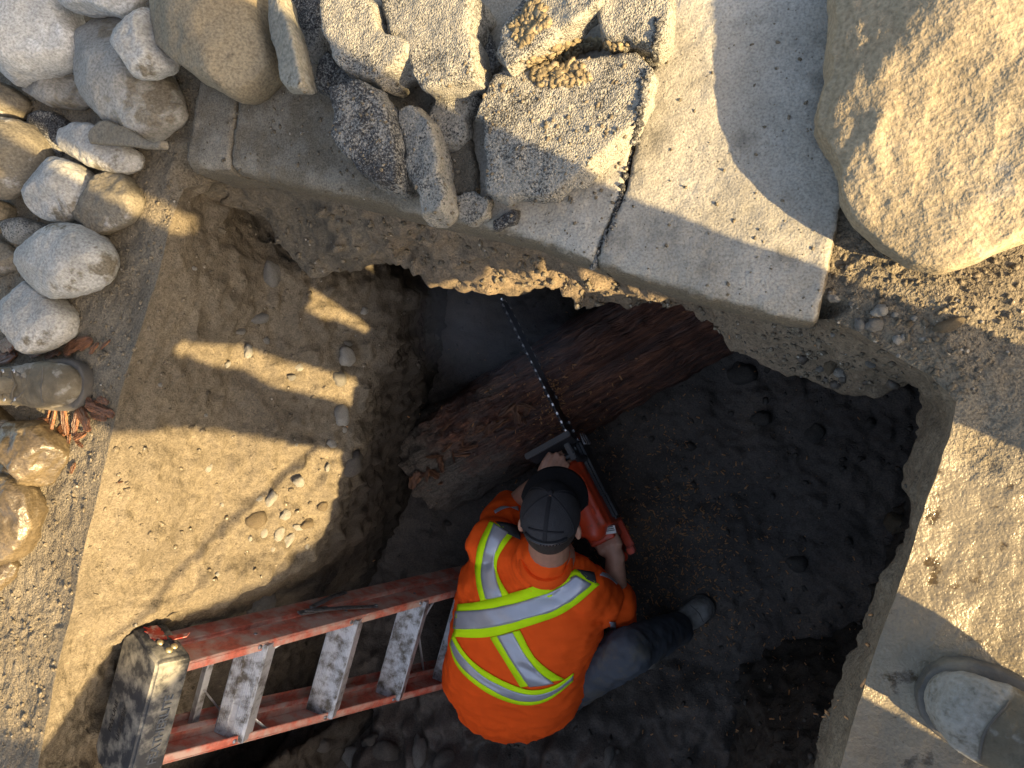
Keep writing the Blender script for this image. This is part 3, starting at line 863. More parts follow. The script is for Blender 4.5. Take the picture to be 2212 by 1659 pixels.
chunk('slate_slab', zz(Z1, [(1640, -90), (1665, 150), (1722, 330), (1760, 500), (1790, 560), (1970, 592), (1930, 440), (1880, 300), (1830, 150), (1770, 20), (1745, -90)]), .13, .05, M['slate'],
      'long flat stone slab leaning beside the brown sandstone boulder', 'stone', None, (.35, .0), seed=140, rough=.45, jit=.003)
chunk('slate_slab', zz(Z1, [(520, 905), (570, 815), (640, 760), (800, 800), (960, 900), (1030, 868), (1052, 946), (900, 937), (750, 917), (600, 912)]), .082, .018, M['dusty'],
      'thin slate shard lying across the oval pale cobble', 'stone', None, (.0, .1), seed=143, rough=.3, voxel=.004, jit=.003)
# ------------------------------------------------------------------ the old timber in the pit
def wood_mat(name, c1, c2, soil, amt):
    m, nt, b, vec = new_mat(name)
    mp = nt.nodes.new('ShaderNodeMapping'); mp.inputs['Scale'].default_value = (.12, 1, 1)
    nt.links.new(vec, mp.inputs['Vector'])
    gr = _noise(nt, mp.outputs[0], 60, 6, .65); gr2 = _noise(nt, mp.outputs[0], 170, 4, .6)
    c = _ramp(nt, gr, [(.32, tuple(x*.2 for x in c1)), (.5, c1), (.68, c2)])
    s = _noise(nt, vec, 5, 6, .65)
    at = nt.nodes.new('ShaderNodeAttribute'); at.attribute_name = 'soil'
    mask = _ramp(nt, _math(nt, 'ADD', _math(nt, 'MULTIPLY', s, .7), _math(nt, 'MULTIPLY', at.outputs['Fac'], .6)), [(.52, (0, 0, 0)), (.68, (1, 1, 1))])
    g = _noise(nt, vec, 200, 2, .6)
    sc = _mix(nt, 1.0, soil, _ramp(nt, g, [(.3, (.5,)*3), (.7, (1.4,)*3)]), 'MULTIPLY')
    nt.links.new(_mix(nt, _math(nt, 'MULTIPLY', mask, amt), c, sc), b.inputs['Base Color'])
    nt.links.new(_mix(nt, mask, (.34,)*3, (.9,)*3), b.inputs['Roughness'])
    b.inputs['Specular IOR Level'].default_value = .45
    _bump(nt, b, _math(nt, 'ADD', gr, _math(nt, 'MULTIPLY', gr2, .8)), 1.0, .018)
    return m
M['log'] = wood_mat('old wet timber', (.10, .042, .028), (.27, .112, .062), (.125, .106, .084), .9)
M['splint'] = wood_mat('fresh red wood', (.13, .055, .028), (.27, .12, .058), (.10, .08, .06), .5)

LA = P(925, 1010, -1.38); LB = P(1480, 680, -1.38); ldir = unit(W(*(LB-LA)[:2], 0))
LB = LA+ldir*1.75
lside = np.cross(W(0, 0, 1), ldir)
na, nl = 96, 300
th = np.linspace(0, 2*math.pi, na, endpoint=False)
prof = .185*(1+.05*np.cos(3*th+.6)+.035*np.cos(5*th+2))
prof = prof-.035*np.exp(-((np.mod(th-math.pi*.56+math.pi, 2*math.pi)-math.pi)/.16)**2)       # rotted groove on top
vv = []
for i in range(nl):
    t = i/(nl-1); L = t*1.75
    r = prof*(1-.05*math.sin(3*t))
    loc = np.stack([np.full(na, L), np.cos(th)*r, np.sin(th)*r], 1)
    vv.append(loc)
LV = np.concatenate(vv)
q = LV*np.array([.9, 1, 1])
rad = np.stack([np.zeros(len(LV)), LV[:, 1], LV[:, 2]], 1); rad /= np.linalg.norm(rad, axis=1, keepdims=True)+1e-9
fib = .017*fbm(LV*np.array([.10, 1, 1]), 26, 3, 71, ridged=True)+.009*fbm(LV*np.array([.15, 1, 1]), 70, 2, 72, ridged=True)
blk = .02*fbm(LV, 9, 3, 73)
rot = np.clip(1-LV[:, 0]/.75, 0, 1)*np.clip(LV[:, 2]/.1, 0, 1)
fib = fib+rot*(.030*fbm(LV, 22, 3, 74)+.012*fbm(LV, 60, 2, 75))
LV = LV+rad*(fib+blk)[:, None]
end = np.arange(na)
LV[:na, 0] += .03*fbm(np.stack([np.cos(th)*3, np.sin(th)*3, th*0], 1), 2, 2, 77)
cap0 = LV[:na]*np.array([1, .55, .55])+W(.01, 0, 0); ctr = W(.02, 0, 0)
allv = np.concatenate([LV, cap0, ctr[None]])
lf = grid_faces(nl, na).tolist()
nb = nl*na
for j in range(na):
    k = (j+1) % na
    lf.append([j, k, nb+k, nb+j]); lf.append([nb+j, nb+k, nb+na])
log = empty('timber_log', LA); log.rotation_euler = (0, 0, math.atan2(ldir[1], ldir[0]))
tag(log, 'rotten red-brown timber log lying across the pit floor under the saw', 'log')
lme = mesh('trunk', allv, lf)
bm = bmesh.new(); bm.from_mesh(lme); bmesh.ops.recalc_face_normals(bm, faces=bm.faces); bm.to_mesh(lme); bm.free()
sa = np.clip(1.0-allv[:, 0]/.62, 0, 1)*.55+.05
sa = sa+np.clip(-allv[:, 1]/.2, 0, 1)*np.clip(.8-allv[:, 0], 0, 1)*.25
a = lme.attributes.new('soil', 'FLOAT', 'POINT'); a.data.foreach_set('value', sa.astype(np.float32))
link('trunk', lme, M['log'], log)
# bark slabs and splinters standing off the rotted top of the log
def splinter(L, Wd, Tk, seed):
    r = np.random.default_rng(seed); n = 7; v = []
    for i in range(n):
        t = i/(n-1); w = Wd*(math.sin(math.pi*(.12+.80*t))**.5)*(1+.25*r.normal()*.4); b = .25*Tk*math.sin(t*3+seed)
        o = r.normal()*Wd*.06
        for y, z in ((-w/2, 0), (-w*.3, Tk*.55), (w*.3, Tk*.5), (w/2, 0), (w*.2, -Tk*.4), (-w*.2, -Tk*.4)):
            v.append([t*L-L/2, y+o, z+b])
    v = np.array(v); f = [[i*6+j, i*6+(j+1) % 6, (i+1)*6+(j+1) % 6, (i+1)*6+j] for i in range(n-1) for j in range(6)]
    f += [list(range(6))[::-1], [(n-1)*6+j for j in range(6)]]
    return v, f
spl_meshes = []
for s in range(6):
    v, f = splinter(.08, .016, .007, s)
    spl_meshes.append(mesh('splinter', v, f, smooth=False)); spl_meshes[-1].materials.append(M['splint'])
for k in range(44):
    L = random.uniform(.01, .56); aa = random.gauss(math.pi*.58, .20); r = .185+random.uniform(-.012, .012)
    o = bpy.data.objects.new('bark_splinter', spl_meshes[k % 6]); col.objects.link(o); o.parent = log
    o.location = (L, math.cos(aa)*r, math.sin(aa)*r)
    o.rotation_euler = (random.uniform(-.5, .5), random.uniform(-.4, .4), random.gauss(0, .8))
    s = random.uniform(.25, .95); o.scale = (s, s*random.uniform(.7, 2.6), s)

# ------------------------------------------------------------------ ladder
M['fibreglass'] = plain('red fibreglass', (.54, .135, .085), .6, 0, .25, 60, .3, .001, 500, dirt=(.52, .34, .27), dirt_amt=.50, dirt_scale=16)
M['aluminium'] = plain('dirty aluminium', (.50, .51, .53), .45, .5, .08, 60, .15, .001, 300, dirt=(.10, .085, .065), dirt_amt=.28, dirt_scale=22)
M['tread'] = plain('muddy tread', (.52, .53, .55), .5, .4, .1, 80, .2, .001, 300, dirt=(.13, .112, .09), dirt_amt=.45, dirt_scale=26)
M['cap_black'] = plain('black plastic cap', (.024, .026, .030), .68, 0, .2, 60, .5, .001, 160, dirt=(.19, .18, .155), dirt_amt=.42, dirt_scale=18, spec=.3)
M['brass'] = plain('dull brass rivet', (.42, .36, .22), .4, .7)
M['steel'] = plain('dull steel', (.30, .31, .33), .4, .8, dirt=(.12, .10, .08), dirt_amt=.3, dirt_scale=60)
M['tape'] = plain('torn red tape', (.34, .018, .016), .45, 0, .3, 120, dirt=(.38, .30, .26), dirt_amt=.32, dirt_scale=60)
M['emboss'] = plain('embossed black plastic', (.075, .085, .10), .35, 0, .1)

la_top = P(303, 1562, -.13); la_foot = P(1085, 1352, FLOOR_Z+.02)
lax = unit(la_foot-la_top)
lw = unit(P(397, 1432, -.15)-P(350, 1655, -.15)); lw = unit(lw-lax*(lw@lax))
ln = np.cross(lax, lw)
if ln[0] < 0: ln = -ln
LLEN = float(np.linalg.norm(la_foot-la_top))
ladder = empty('step_ladder', tuple(la_foot))
tag(ladder, 'closed red fibreglass step ladder with aluminium steps leaning on the pit wall', 'ladder')
def LP(s, w, n): return la_top+lax*s+lw*w+ln*n-la_foot
def HW(s): return .128+.062*s                      # half width at distance s below the cap
def lpart(name, parts, m, parent=ladder, **k): return solid(name, parts, m, parent, **k)

def rail(sgn, n0, depth, s0, s1, fl=.026, th=.005):
    """C channel open to the inside: web outside, flanges front and back"""
    def bar(w0, w1, na_, nb_):
        v = []
        for s in (s0, s1):
            for (w, n) in ((w0, na_), (w1, na_), (w1, nb_), (w0, nb_)): v.append(LP(s, sgn*(HW(s)+w), n))
        return np.array(v), [[0, 1, 2, 3], [7, 6, 5, 4], [0, 4, 5, 1], [1, 5, 6, 2], [2, 6, 7, 3], [3, 7, 4, 0]]
    return [bar(-th, 0, n0, n0+depth), bar(-fl, -th-.0003, n0, n0+th), bar(-fl, -th-.0003, n0+depth-th, n0+depth)]
for sgn in (1, -1):
    lpart('front_rail', rail(sgn, -.075, .075, .02, LLEN), M['fibreglass'], bev=.0015)
    lpart('rear_rail', rail(sgn, -.150, .055, .03, LLEN), M['fibreglass'], bev=.0015)
# steps: flat tread with ribs, front and rear flange, riveted to the rails
tn, ts = unit(ln*.92+lax*.40), None                  # tread depth direction (level when the ladder stands open)
tup = unit(np.cross(tn, lw)); tup = tup if tup@lax < 0 else -tup
for k, s in enumerate([.285, .60, .90, 1.2]):
    hw = HW(s)-.008; c = LP(s, 0, -.03)
    st = empty('step'); st.parent = ladder
    solid('tread', [box(c, (lw, tn, tup), (hw, .042, .0025))], M['tread'], st)
    solid('front_flange', [box(c+tn*.0425-tup*.022, (lw, tn, tup), (hw, .0022, .0215))], M['aluminium'], st)
    solid('rear_flange', [box(c-tn*.0425-tup*.016, (lw, tn, tup), (hw, .0022, .0155))], M['aluminium'], st)
    ribs = [box(c+tn*(-.038+.0054*i)+tup*.0036, (lw, tn, tup), (hw*.985, .0013, .0012)) for i in range(15) if not 6 <= i <= 8]
    solid('tread_ribs', ribs, M['tread'], st)
    for sgn in (1, -1):
        lpart('rivet', [ellipsoid(LP(s, sgn*(HW(s)-.013), .001), (lw, lax, ln), (.0065, .0065, .0035), 12, 6)], M['steel'])
        lpart('rivet', [ellipsoid(LP(s+.012, sgn*(HW(s)+.0005), -.045), (ln, lax, lw), (.0055, .0055, .003), 12, 6)], M['steel'])
    if k == 0:
        for sgn in (1, -1):
            lpart('step_brace', [tube([LP(s+.02, sgn*(hw-.075), -.05), LP(s+.115, sgn*(HW(s+.11)-.012), -.012)], .006, 8, flat=.4)], M['aluminium'], bev=0)
# rear horizontals and their braces
for s in (.24, .70, 1.1):
    lpart('rear_crossbar', [box(LP(s, 0, -.128), (lw, lax, ln), (HW(s)-.006, .012, .004)), box(LP(s-.012, 0, -.122), (lw, lax, ln), (HW(s)-.006, .003, .009))], M['aluminium'])
    for sgn in (1, -1):
        lpart('rear_brace', [tube([LP(s+.005, sgn*.045, -.122), LP(s+.09, sgn*(HW(s+.09)-.01), -.125)], .005, 8, flat=.4)], M['aluminium'])
# spreader arms folded against the upper rails
sp = empty('spreader'); sp.parent = ladder
h = HW(.62)+.008
sax = (lax, ln, lw)
solid('spreader_plate', [box(LP(.50, h, -.062), sax, (.055, .011, .003))], M['steel'], sp, bev=.001)
solid('spreader_arm', [tube([LP(.47, h+.006, -.06), LP(.60, h+.010, -.030), LP(.70, h+.008, -.012)], .0095, 8, up=lw, flat=.35)], M['steel'], sp)
solid('spreader_arm', [tube([LP(.50, h+.006, -.075), LP(.60, h+.012, -.105), LP(.66, h+.012, -.118)], .0095, 8, up=lw, flat=.35)], M['steel'], sp)
for s, n in ((.70, -.012), (.66, -.118)):
    solid('spreader_rivet', [ellipsoid(LP(s, h+.013, n), (ln, lax, lw), (.006, .006, .003), 12, 6)], M['steel'], sp)
for sgn in (1, -1):
    lpart('foot_pad', [box(LP(LLEN-.005, sgn*(HW(LLEN)-.01), -.035), (lw, lax, ln), (.02, .022, .045))], M['cap_black'], bev=.003)
# cap
cap = empty('ladder_cap'); cap.parent = ladder
up_ = -lax
def capring(s, grow=0.0):
    f, r = .148, .178
    pts = [(-f-grow, .018+grow), (f+grow, .018+grow), (f+.012+grow, .004), (r+grow, -.118), (r-.03+grow, -.158-grow), (-r+.03-grow, -.158-grow), (-r-grow, -.118), (-f-.012-grow, .004)]
    return np.array([LP(s, w, n) for w, n in pts])
solid('cap_shell', loft([capring(.078), capring(.010), capring(-.004, -.006)]), M['cap_black'], cap, bev=.006, seg=3)
epn = unit(np.cross(LP(0, .160, .004)-LP(0, .178, -.118), lax)); epn = epn if epn@lw > 0 else -epn
ecd = unit(LP(0, .160, .004)-LP(0, .178, -.118))
def EP(a, s, out=.0): return LP(s, .178, -.118)+ecd*a+epn*out
for a, s in ((.072, .028), (.094, .052), (.104, .034)):
    solid('rivet', [ellipsoid(EP(a, s, .0025), (ecd, lax, epn), (.0085, .0085, .006), 14, 8)], M['brass'], cap)
tp = []
rr = np.random.default_rng(4)
an = np.linspace(0, 2*math.pi, 26, endpoint=False)
rad = .022*(1+.13*rr.normal(size=26))*(1+.22*np.cos(2*an))
tv = np.array([EP(.034+math.cos(t)*q*1.05, .034+math.sin(t)*q*1.1, .0022+.0012*abs(math.sin(3*t))) for t, q in zip(an, rad)]+[EP(.034, .034, .003)])
solid('tape_scrap', (np.concatenate([tv, tv-epn*.0025]), [[i, (i+1) % 26, 26] for i in range(26)]+[[27+i, i, (i+1) % 26, 27+(i+1) % 26] for i in range(26)]), M['tape'], cap)
tv = np.array([EP(.055, .055, .005), EP(.075, .058, .008), EP(.090, .080, .022), EP(.082, .090, .026), EP(.066, .074, .012)])
solid('tape_scrap', (np.concatenate([tv, tv-epn*.002]), [[0, 1, 2, 3, 4], [9, 8, 7, 6, 5]]+[[i, 5+i, 5+(i+1) % 5, (i+1) % 5] for i in range(5)]), M['tape'], cap)

def lettering(txt, size, origin, right, upv, m, parent, name='lettering', ext=.0012, bold=0.0, space=1.0):
    cu = bpy.data.curves.new(name, 'FONT'); cu.body = txt; cu.size = size; cu.extrude = ext; cu.offset = bold
    cu.space_character = space
    cu.align_x = 'CENTER'; cu.align_y = 'CENTER'
    t = bpy.data.objects.new('tmp_text', cu); col.objects.link(t)
    dg = bpy.context.evaluated_depsgraph_get()
    me = bpy.data.meshes.new_from_object(t.evaluated_get(dg)); me.name = name
    bpy.data.objects.remove(t)
    o = link(name, me, m, parent)
    r = unit(right); n = unit(np.cross(r, upv)); u = np.cross(n, r)
    o.matrix_local = Matrix(((r[0], u[0], n[0], origin[0]), (r[1], u[1], n[1], origin[1]), (r[2], u[2], n[2], origin[2]), (0, 0, 0, 1)))
    return o
# raised maker's name on the front, warning on the top
lettering('FEATHERLITE', .030, LP(.044, -.018, .0185), lw, -lax, M['emboss'], cap, ext=.0016, bold=.0004, space=.98)
eo = LP(.044, -.132, .0185)
for a, b_ in (((-.016, -.010), (.012, -.010)), ((-.016, .0), (.012, .0)), ((-.010, .010), (.016, .010))):
    solid('emblem_bar', [box(eo+lw*(a[0]+b_[0])/2-lax*a[1], (lw, lax, ln), ((b_[0]-a[0])/2, .0024, .0016))], M['emboss'], cap)
solid('emblem_bar', [box(eo-lw*.014, (unit(lw*.25-lax), unit(lw+lax*.25), ln), (.013, .0022, .0016))], M['emboss'], cap)
M['engrave'] = plain('engraved lettering', (.012, .012, .014), .6)
lettering('PAS UNE', .020, LP(-.0092, -.035, -.100), lw, -ln, M['engrave'], cap, ext=.0005)
lettering('NO STEP', .020, LP(-.0092, -.035, -.060), lw, -ln, M['engrave'], cap, ext=.0005)
# ------------------------------------------------------------------ chain saw
M['saw_red'] = plain('saw orange plastic', (.52, .055, .02), .38, 0, .1, 30, dirt=(.12, .05, .03), dirt_amt=.18, dirt_scale=18)
M['saw_black'] = plain('saw black plastic', (.022, .023, .026), .38, 0, .15, 50)
M['bar'] = plain('guide bar', (.035, .04, .05), .35, .5, .2, 40)
M['chain'] = plain('bright chain link', (.75, .76, .78), .25, .6, .1)
M['chain_dark'] = plain('oily chain link', (.05, .05, .055), .4, .7)
M['paper'] = plain('white sticker', (.6, .6, .58), .5)
M['print'] = plain('black print', (.03, .03, .03), .6)
so = P(1250, 972, -1.155); s_tip = P(1085, 645, -1.20)
sf = unit(s_tip-so); sl = unit(np.cross(W(0, 0, 1), sf)); su = np.cross(sf, sl)
BARL = float(np.linalg.norm(s_tip-so))
saw = empty('chain_saw', tuple(so))
tag(saw, 'orange chain saw with long black guide bar cutting into the timber log', 'chain saw')
def SL(a, b, c): return sf*a+sl*b+su*c
def spart(name, parts, m, **k): return solid(name, parts, m, saw, **k)
SX = (sf, sl, su)
bme = remesh('housing', [box(SL(-.145, .055, -.02), SX, (.115, .058, .070)), box(SL(-.17, .055, .045), SX, (.085, .05, .03)), box(SL(-.26, .06, -.03), SX, (.04, .045, .05)),
                         tube([SL(-.06, .055, .045), SL(-.25, .055, .052)], [.05, .04], 14)], .006, 8)
link('housing', bme, M['saw_red'], saw)
spart('clutch_cover', [box(SL(-.075, -.012, -.015), SX, (.10, .012, .045)), box(SL(-.20, -.012, -.01), SX, (.05, .011, .030))], M['saw_black'], bev=.008)
spart('top_cover_clip', [box(SL(-.20, .025, .078), SX, (.012, .006, .004))], M['saw_red'], bev=.002)
spart('top_cover_seam', [box(SL(-.175, .06, .0765), SX, (.0012, .040, .001))], M['saw_black'])
spart('sticker', [box(SL(-.272, .022, .028), (unit(sf*.3+sl), unit(sf-sl*.3), su), (.022, .012, .0015))], M['paper'])
spart('sticker_print', [box(SL(-.268+.006*i, .022, .030), (unit(sf*.3+sl), unit(sf-sl*.3), su), (.019, .0012, .0006)) for i in range(-1, 2)], M['print'])
# guide bar outline
bo = [(0, -.036)]+[(BARL-.05+.045*math.sin(t), -.030*math.cos(t)) for t in np.linspace(.05, math.pi-.05, 12)]+[(0, .036)]
bv = np.array([SL(a, y, c) for y in (-.0025, .0025) for a, c in bo]); n = len(bo)
spart('guide_bar', (bv, [list(range(n)), [n+i for i in range(n)][::-1]]+[[i, (i+1) % n, n+(i+1) % n, n+i] for i in range(n)]), M['bar'])
path = line_resample(np.array([(0, .0385)]+[(BARL-.05+.0475*math.sin(t), .033*math.cos(t)) for t in np.linspace(.05, math.pi-.05, 14)]+[(0, -.0385)]), 150)
ca, cb = [], []
for i in range(149):
    p, q = path[i], path[i+1]; dd = unit([*(q-p), 0])[:2]
    e1 = SL(dd[0], 0, dd[1]); e2 = SL(-dd[1], 0, dd[0]); c = SL(*[(p[0]+q[0])/2, 0, (p[1]+q[1])/2])
    side = .003 if (i//2) % 2 else -.003
    if i % 4 == 0: ca.append(box(c+sl*side+e2*.001, (e1, sl, e2), (.0045, .0028, .0050)))
    else: cb.append(box(c+sl*(.0032 if i % 2 else -.0032), (e1, sl, e2), (.0042, .0014, .0036)))
spart('cutter_links', ca, M['chain']); spart('drive_links', cb, M['chain_dark'])
gripL = Z6(765, 178, -1.085)-so; gripR = Z6(1000, 530, -1.17)-so
spart('front_handle', [tube([SL(-.05, .135, -.09), SL(-.045, .15, -.02), gripL+sl*.055-su*.02, gripL, gripL-sl*.06, SL(-.03, .0, gripL@su-.02), SL(-.035, -.012, .03)], .0125, 12)], M['saw_black'])
gd = unit(su*.85+sf*.5)
spart('hand_guard', [box(gripL+sf*.045+su*.015-sl*.005, (sl, gd, np.cross(sl, gd)), (.082, .030, .004)), box(gripL+sf*.058+su*.040-sl*.005, (sl, sf, su), (.085, .010, .004)),
                     box(SL(.0, .005, .03), SX, (.03, .010, .05))], M['saw_black'], bev=.003)
spart('bucking_spikes', [tube([SL(.01, -.03, c), SL(.045, -.03, c-.004)], [.006, .001], 6) for c in (-.045, -.02, .005)], M['steel'])
spart('rear_handle', [tube([SL(-.255, .06, .035), gripR+sf*.05+su*.003, gripR, gripR-sf*.06-su*.015, gripR-sf*.085-su*.05, gripR-sf*.05-su*.09, SL(-.26, .055, -.075)], [.02, .0165, .016, .017, .018, .018, .02], 12)], M['saw_red'])
spart('rear_guard', [box(gripR-sl*.040-sf*.0-su*.050, SX, (.070, .014, .010)), box(gripR-sl*.038-sf*.078-su*.045, SX, (.012, .013, .016))], M['saw_red'], bev=.004)

# ------------------------------------------------------------------ the worker
def cloth(name, c, rough=.85, weave=900, bump=.25, wr=14, wb=.4, dirt=None, damt=.3, spec=.2):
    m, nt, b, vec = new_mat(name)
    n1 = _noise(nt, vec, wr, 4, .55); n2 = _noise(nt, vec, weave, 2, .5)
    cc = _ramp(nt, n1, [(.3, tuple(x*.9 for x in c)), (.7, tuple(min(1, x*1.05) for x in c))])
    if dirt is not None:
        d = _noise(nt, vec, 9, 6, .65)
        cc = _mix(nt, _ramp(nt, d, [(.66-damt*.4, (0, 0, 0)), (.85-damt*.4, (1, 1, 1))]), cc, dirt)
    nt.links.new(cc, b.inputs['Base Color'])
    b.inputs['Roughness'].default_value = rough
    b.inputs['Specular IOR Level'].default_value = spec
    _bump(nt, b, _math(nt, 'ADD', _math(nt, 'MULTIPLY', n2, .12), n1), wb, .01)
    return m
M['hivis'] = cloth('orange hi-vis knit', (1.0, .105, .012))
M['lime'] = cloth('lime tape', (.62, 1.0, .015), .8)
M['silver'] = plain('silver reflective tape', (.42, .44, .50), .35, .35, .05, 30)
M['yoke'] = cloth('dark shoulder patch', (.05, .052, .055))
M['jeans'] = cloth('muddy jeans', (.075, .085, .10), .9, dirt=(.13, .115, .09), damt=.45)
M['skin'] = plain('skin', (.42, .22, .15), .55, 0, .12, 50, .25, .001, 350)
M['capcloth'] = cloth('black cap fabric', (.022, .022, .025), .9, weave=700, bump=.5, wr=30, wb=.25)
M['capmesh'] = plain('black mesh fabric', (.028, .028, .032), .85, 0, .15, 60, .9, .0018, 520)
M['hair'] = plain('short dark hair', (.03, .022, .017), .8, 0, .3, 300, .8, .002, 600)
def boot_mat():
    m, nt, b, vec = new_mat('muddy work boot')
    n1 = _noise(nt, vec, 26, 5, .65); n2 = _noise(nt, vec, 160, 3, .6); n3 = _noise(nt, vec, 11, 5, .6)
    c = _ramp(nt, n1, [(.3, (.060, .050, .035)), (.55, (.098, .083, .060)), (.75, (.15, .132, .10))])
    pale = _ramp(nt, _math(nt, 'ADD', _math(nt, 'MULTIPLY', n1, .6), _math(nt, 'MULTIPLY', n2, .4)), [(.36, (.085, .075, .06)), (.48, (.17, .16, .142)), (.66, (.25, .24, .22))])
    at = nt.nodes.new('ShaderNodeAttribute'); at.attribute_name = 'toe'
    scuff = _ramp(nt, n3, [(.60, (0, 0, 0)), (.64, (1, 1, 1))])
    f = _math(nt, 'MAXIMUM', at.outputs['Fac'], _math(nt, 'MULTIPLY', scuff, .8))
    c = _mix(nt, f, c, pale)
    nt.links.new(c, b.inputs['Base Color']); b.inputs['Roughness'].default_value = .88; b.inputs['Specular IOR Level'].default_value = .25
    _bump(nt, b, _math(nt, 'ADD', _math(nt, 'MULTIPLY', n2, .6), n1), .8, .005)
    return m
M['boot'] = boot_mat()
M['boot_dark'] = plain('dark rubber', (.05, .046, .042), .75, 0, .2, 40, .4, .002, 200, dirt=(.12, .10, .075), dirt_amt=.3, dirt_scale=14)
M['lace'] = plain('muddy lace', (.055, .048, .038), .9)
M['boot_pale'] = plain('dried pale mud', (.22, .212, .195), .9, 0, .2, 40, .6, .003, 120, dirt=(.12, .105, .08), dirt_amt=.3, dirt_scale=12)

wk_base = W(-.62, -.72, floor_z(-.62, -.72))
worker = empty('person', tuple(wk_base))
tag(worker, 'crouching worker in orange hi-vis shirt and black cap gripping the chain saw', 'person')
def wlink(name, me, m, parent=None):
    """parts of the worker are modelled in place; move them under the worker's base"""
    setco(me, vco(me)-wk_base)
    return link(name, me, m, parent or worker)
def wsolid(name, parts, m, parent=None, **k):
    o = solid(name, parts, m, None, **k); setco(o.data, vco(o.data)-wk_base); o.parent = parent or worker
    return o

# head frame
hc = Z6(728, 425, -.79)
hu = unit(W(.20, .76, .62)); g = W(.10, .99, 0); hf = unit(g-hu*(g@hu)); hr = np.cross(hf, hu)
HX = (hr, hf, hu)
c7 = Z6(705, 655, -.935)
shL, shR = Z6(440, 570, -1.04), Z6(900, 800, -1.05)
elL, elR = Z6(545, 400, -1.27), Z6(1040, 925, -1.22)
wrL, wrR = Z6(735, 235, -1.085), Z6(1040, 625, -1.15)
hdL, hdR = gripL+so, gripR+so

def hand(wrist, grip, side, back, thumb):
    """closed hand round a handle; side = direction along the handle, back = out of the back of the hand"""
    f = unit(grip-wrist); s = unit(side-f*(side@f)); u = unit(np.cross(f, s)); u = u if u@back > 0 else -u
    s = np.cross(u, f)*1.0
    k0 = grip+u*.024-f*.012
    parts = [tube([wrist-f*.01, wrist+(k0-wrist)*.45+u*.002], [.029, .033], 14, up=u, flat=.72)]
    base = wrist+(k0-wrist)*.35
    for i, (o, L) in enumerate(((-.033, .92), (-.011, 1.0), (.011, .97), (.032, .84))):
        kn = k0+s*o+f*(.004 if i in (1, 2) else -.004)
        parts.append(tube([base+s*o*.6, kn-f*.03+u*.002, kn], [.017, .0145, .0115], 10))
        p1 = kn+f*.034*L-u*.010; p2 = p1-u*.026*L+f*.004; p3 = p2-f*.022*L-u*.006
        parts.append(tube([kn, p1, p2, p3], [.0112, .0098, .0090, .0078], 10))
    t0 = base+s*thumb*.030; t1 = grip+s*thumb*.046-f*.012+u*.006; t2 = grip+s*thumb*.030+f*.012-u*.012; t3 = grip+s*thumb*.010+f*.022-u*.016
    parts.append(tube([t0, t1, t2, t3], [.016, .0125, .011, .0088], 10))
    return parts
bparts = [ellipsoid(hc-hu*.020, HX, (.076, .094, .102), 24, 18), tube([hc-hu*.05-hf*.022, c7-W(0, 0, .03)], [.058, .064], 18),
          ellipsoid(hc-hu*.095+hf*.045, HX, (.050, .050, .050)), tube([hc-hu*.035+hf*.09, hc-hu*.07+hf*.112], [.010, .016], 10),
          tube([hc-hu*.105+hf*.088-hr*.02, hc-hu*.105+hf*.092, hc-hu*.105+hf*.088+hr*.02], .006, 8),
          tube([hc-hu*.03+hf*.088-hr*.045, hc-hu*.022+hf*.095, hc-hu*.03+hf*.088+hr*.045], .009, 8)]
for s in (-1, 1):
    bparts.append(ellipsoid(hc+hr*s*.080-hf*.012-hu*.052, (unit(hr*s*.5-hf), hu, unit(hr*s+hf*.5)), (.017, .031, .009)))
    bparts.append(ellipsoid(hc+hr*s*.032+hf*.086-hu*.046, HX, (.013, .008, .009)))
tcen = Z6(600, 1000, -1.14)
bparts += [tube([c7-W(0, 0, .04), tcen-W(0, 0, .02), Z6(560, 1280, -1.25)], [.08, .10, .085], 16),
           tube([c7-W(0, 0, .09), shL-W(0, 0, .02)], [.045, .045], 14), tube([c7-W(0, 0, .09), shR-W(0, 0, .02)], [.045, .045], 14),
           tube([shL, (shL+elL)/2, elL], [.054, .050, .042], 14), tube([elL, elL*.6+wrL*.4, wrL], [.042, .042, .028], 14),
           tube([shR, (shR+elR)/2, elR], [.054, .050, .042], 14), tube([elR, elR*.6+wrR*.4, wrR], [.042, .042, .029], 14)]
bparts += hand(wrL, hdL, sl, W(.1, -.2, 1), -1)+hand(wrR, hdR, np.cross(W(0, 0, 1), unit(hdR-wrR)), W(.35, -.1, 1), 1)
wlink('body', remesh('body', bparts, .0042, 3, .4), M['skin'])

# shirt
stations = [((470, 590), (880, 775), -1.035, .085), ((385, 610), (965, 850), -1.06, .115), ((305, 720), (985, 950), -1.08, .130), ((285, 900), (935, 1085), -1.115, .14),
            ((225, 1080), (915, 1190), -1.165, .145), ((222, 1220), (910, 1265), -1.215, .142), ((300, 1345), (850, 1360), -1.265, .125), ((420, 1430), (720, 1430), -1.305, .085)]
an = np.linspace(0, 2*math.pi, 36, endpoint=False)
cens = [(Z6(*a, z)+Z6(*b, z))/2 for a, b, z, d_ in stations]
rings = []
for i, (a, b, z, d_) in enumerate(stations):
    A, B = Z6(*a, z), Z6(*b, z); c = (A+B)/2; s = B-A; hw = np.linalg.norm(s)/2; s = unit(s)
    t = unit(cens[min(i+1, len(cens)-1)]-cens[max(i-1, 0)]); u = unit(np.cross(s, t)); u = u if u[2] > 0 else -u
    ce, se = np.cos(an), np.sin(an)
    rings.append(c+np.outer(np.sign(ce)*np.abs(ce)**.85*hw*.985, s)+np.outer(np.sign(se)*np.abs(se)**.9*d_, u))
sparts = [loft(rings)]
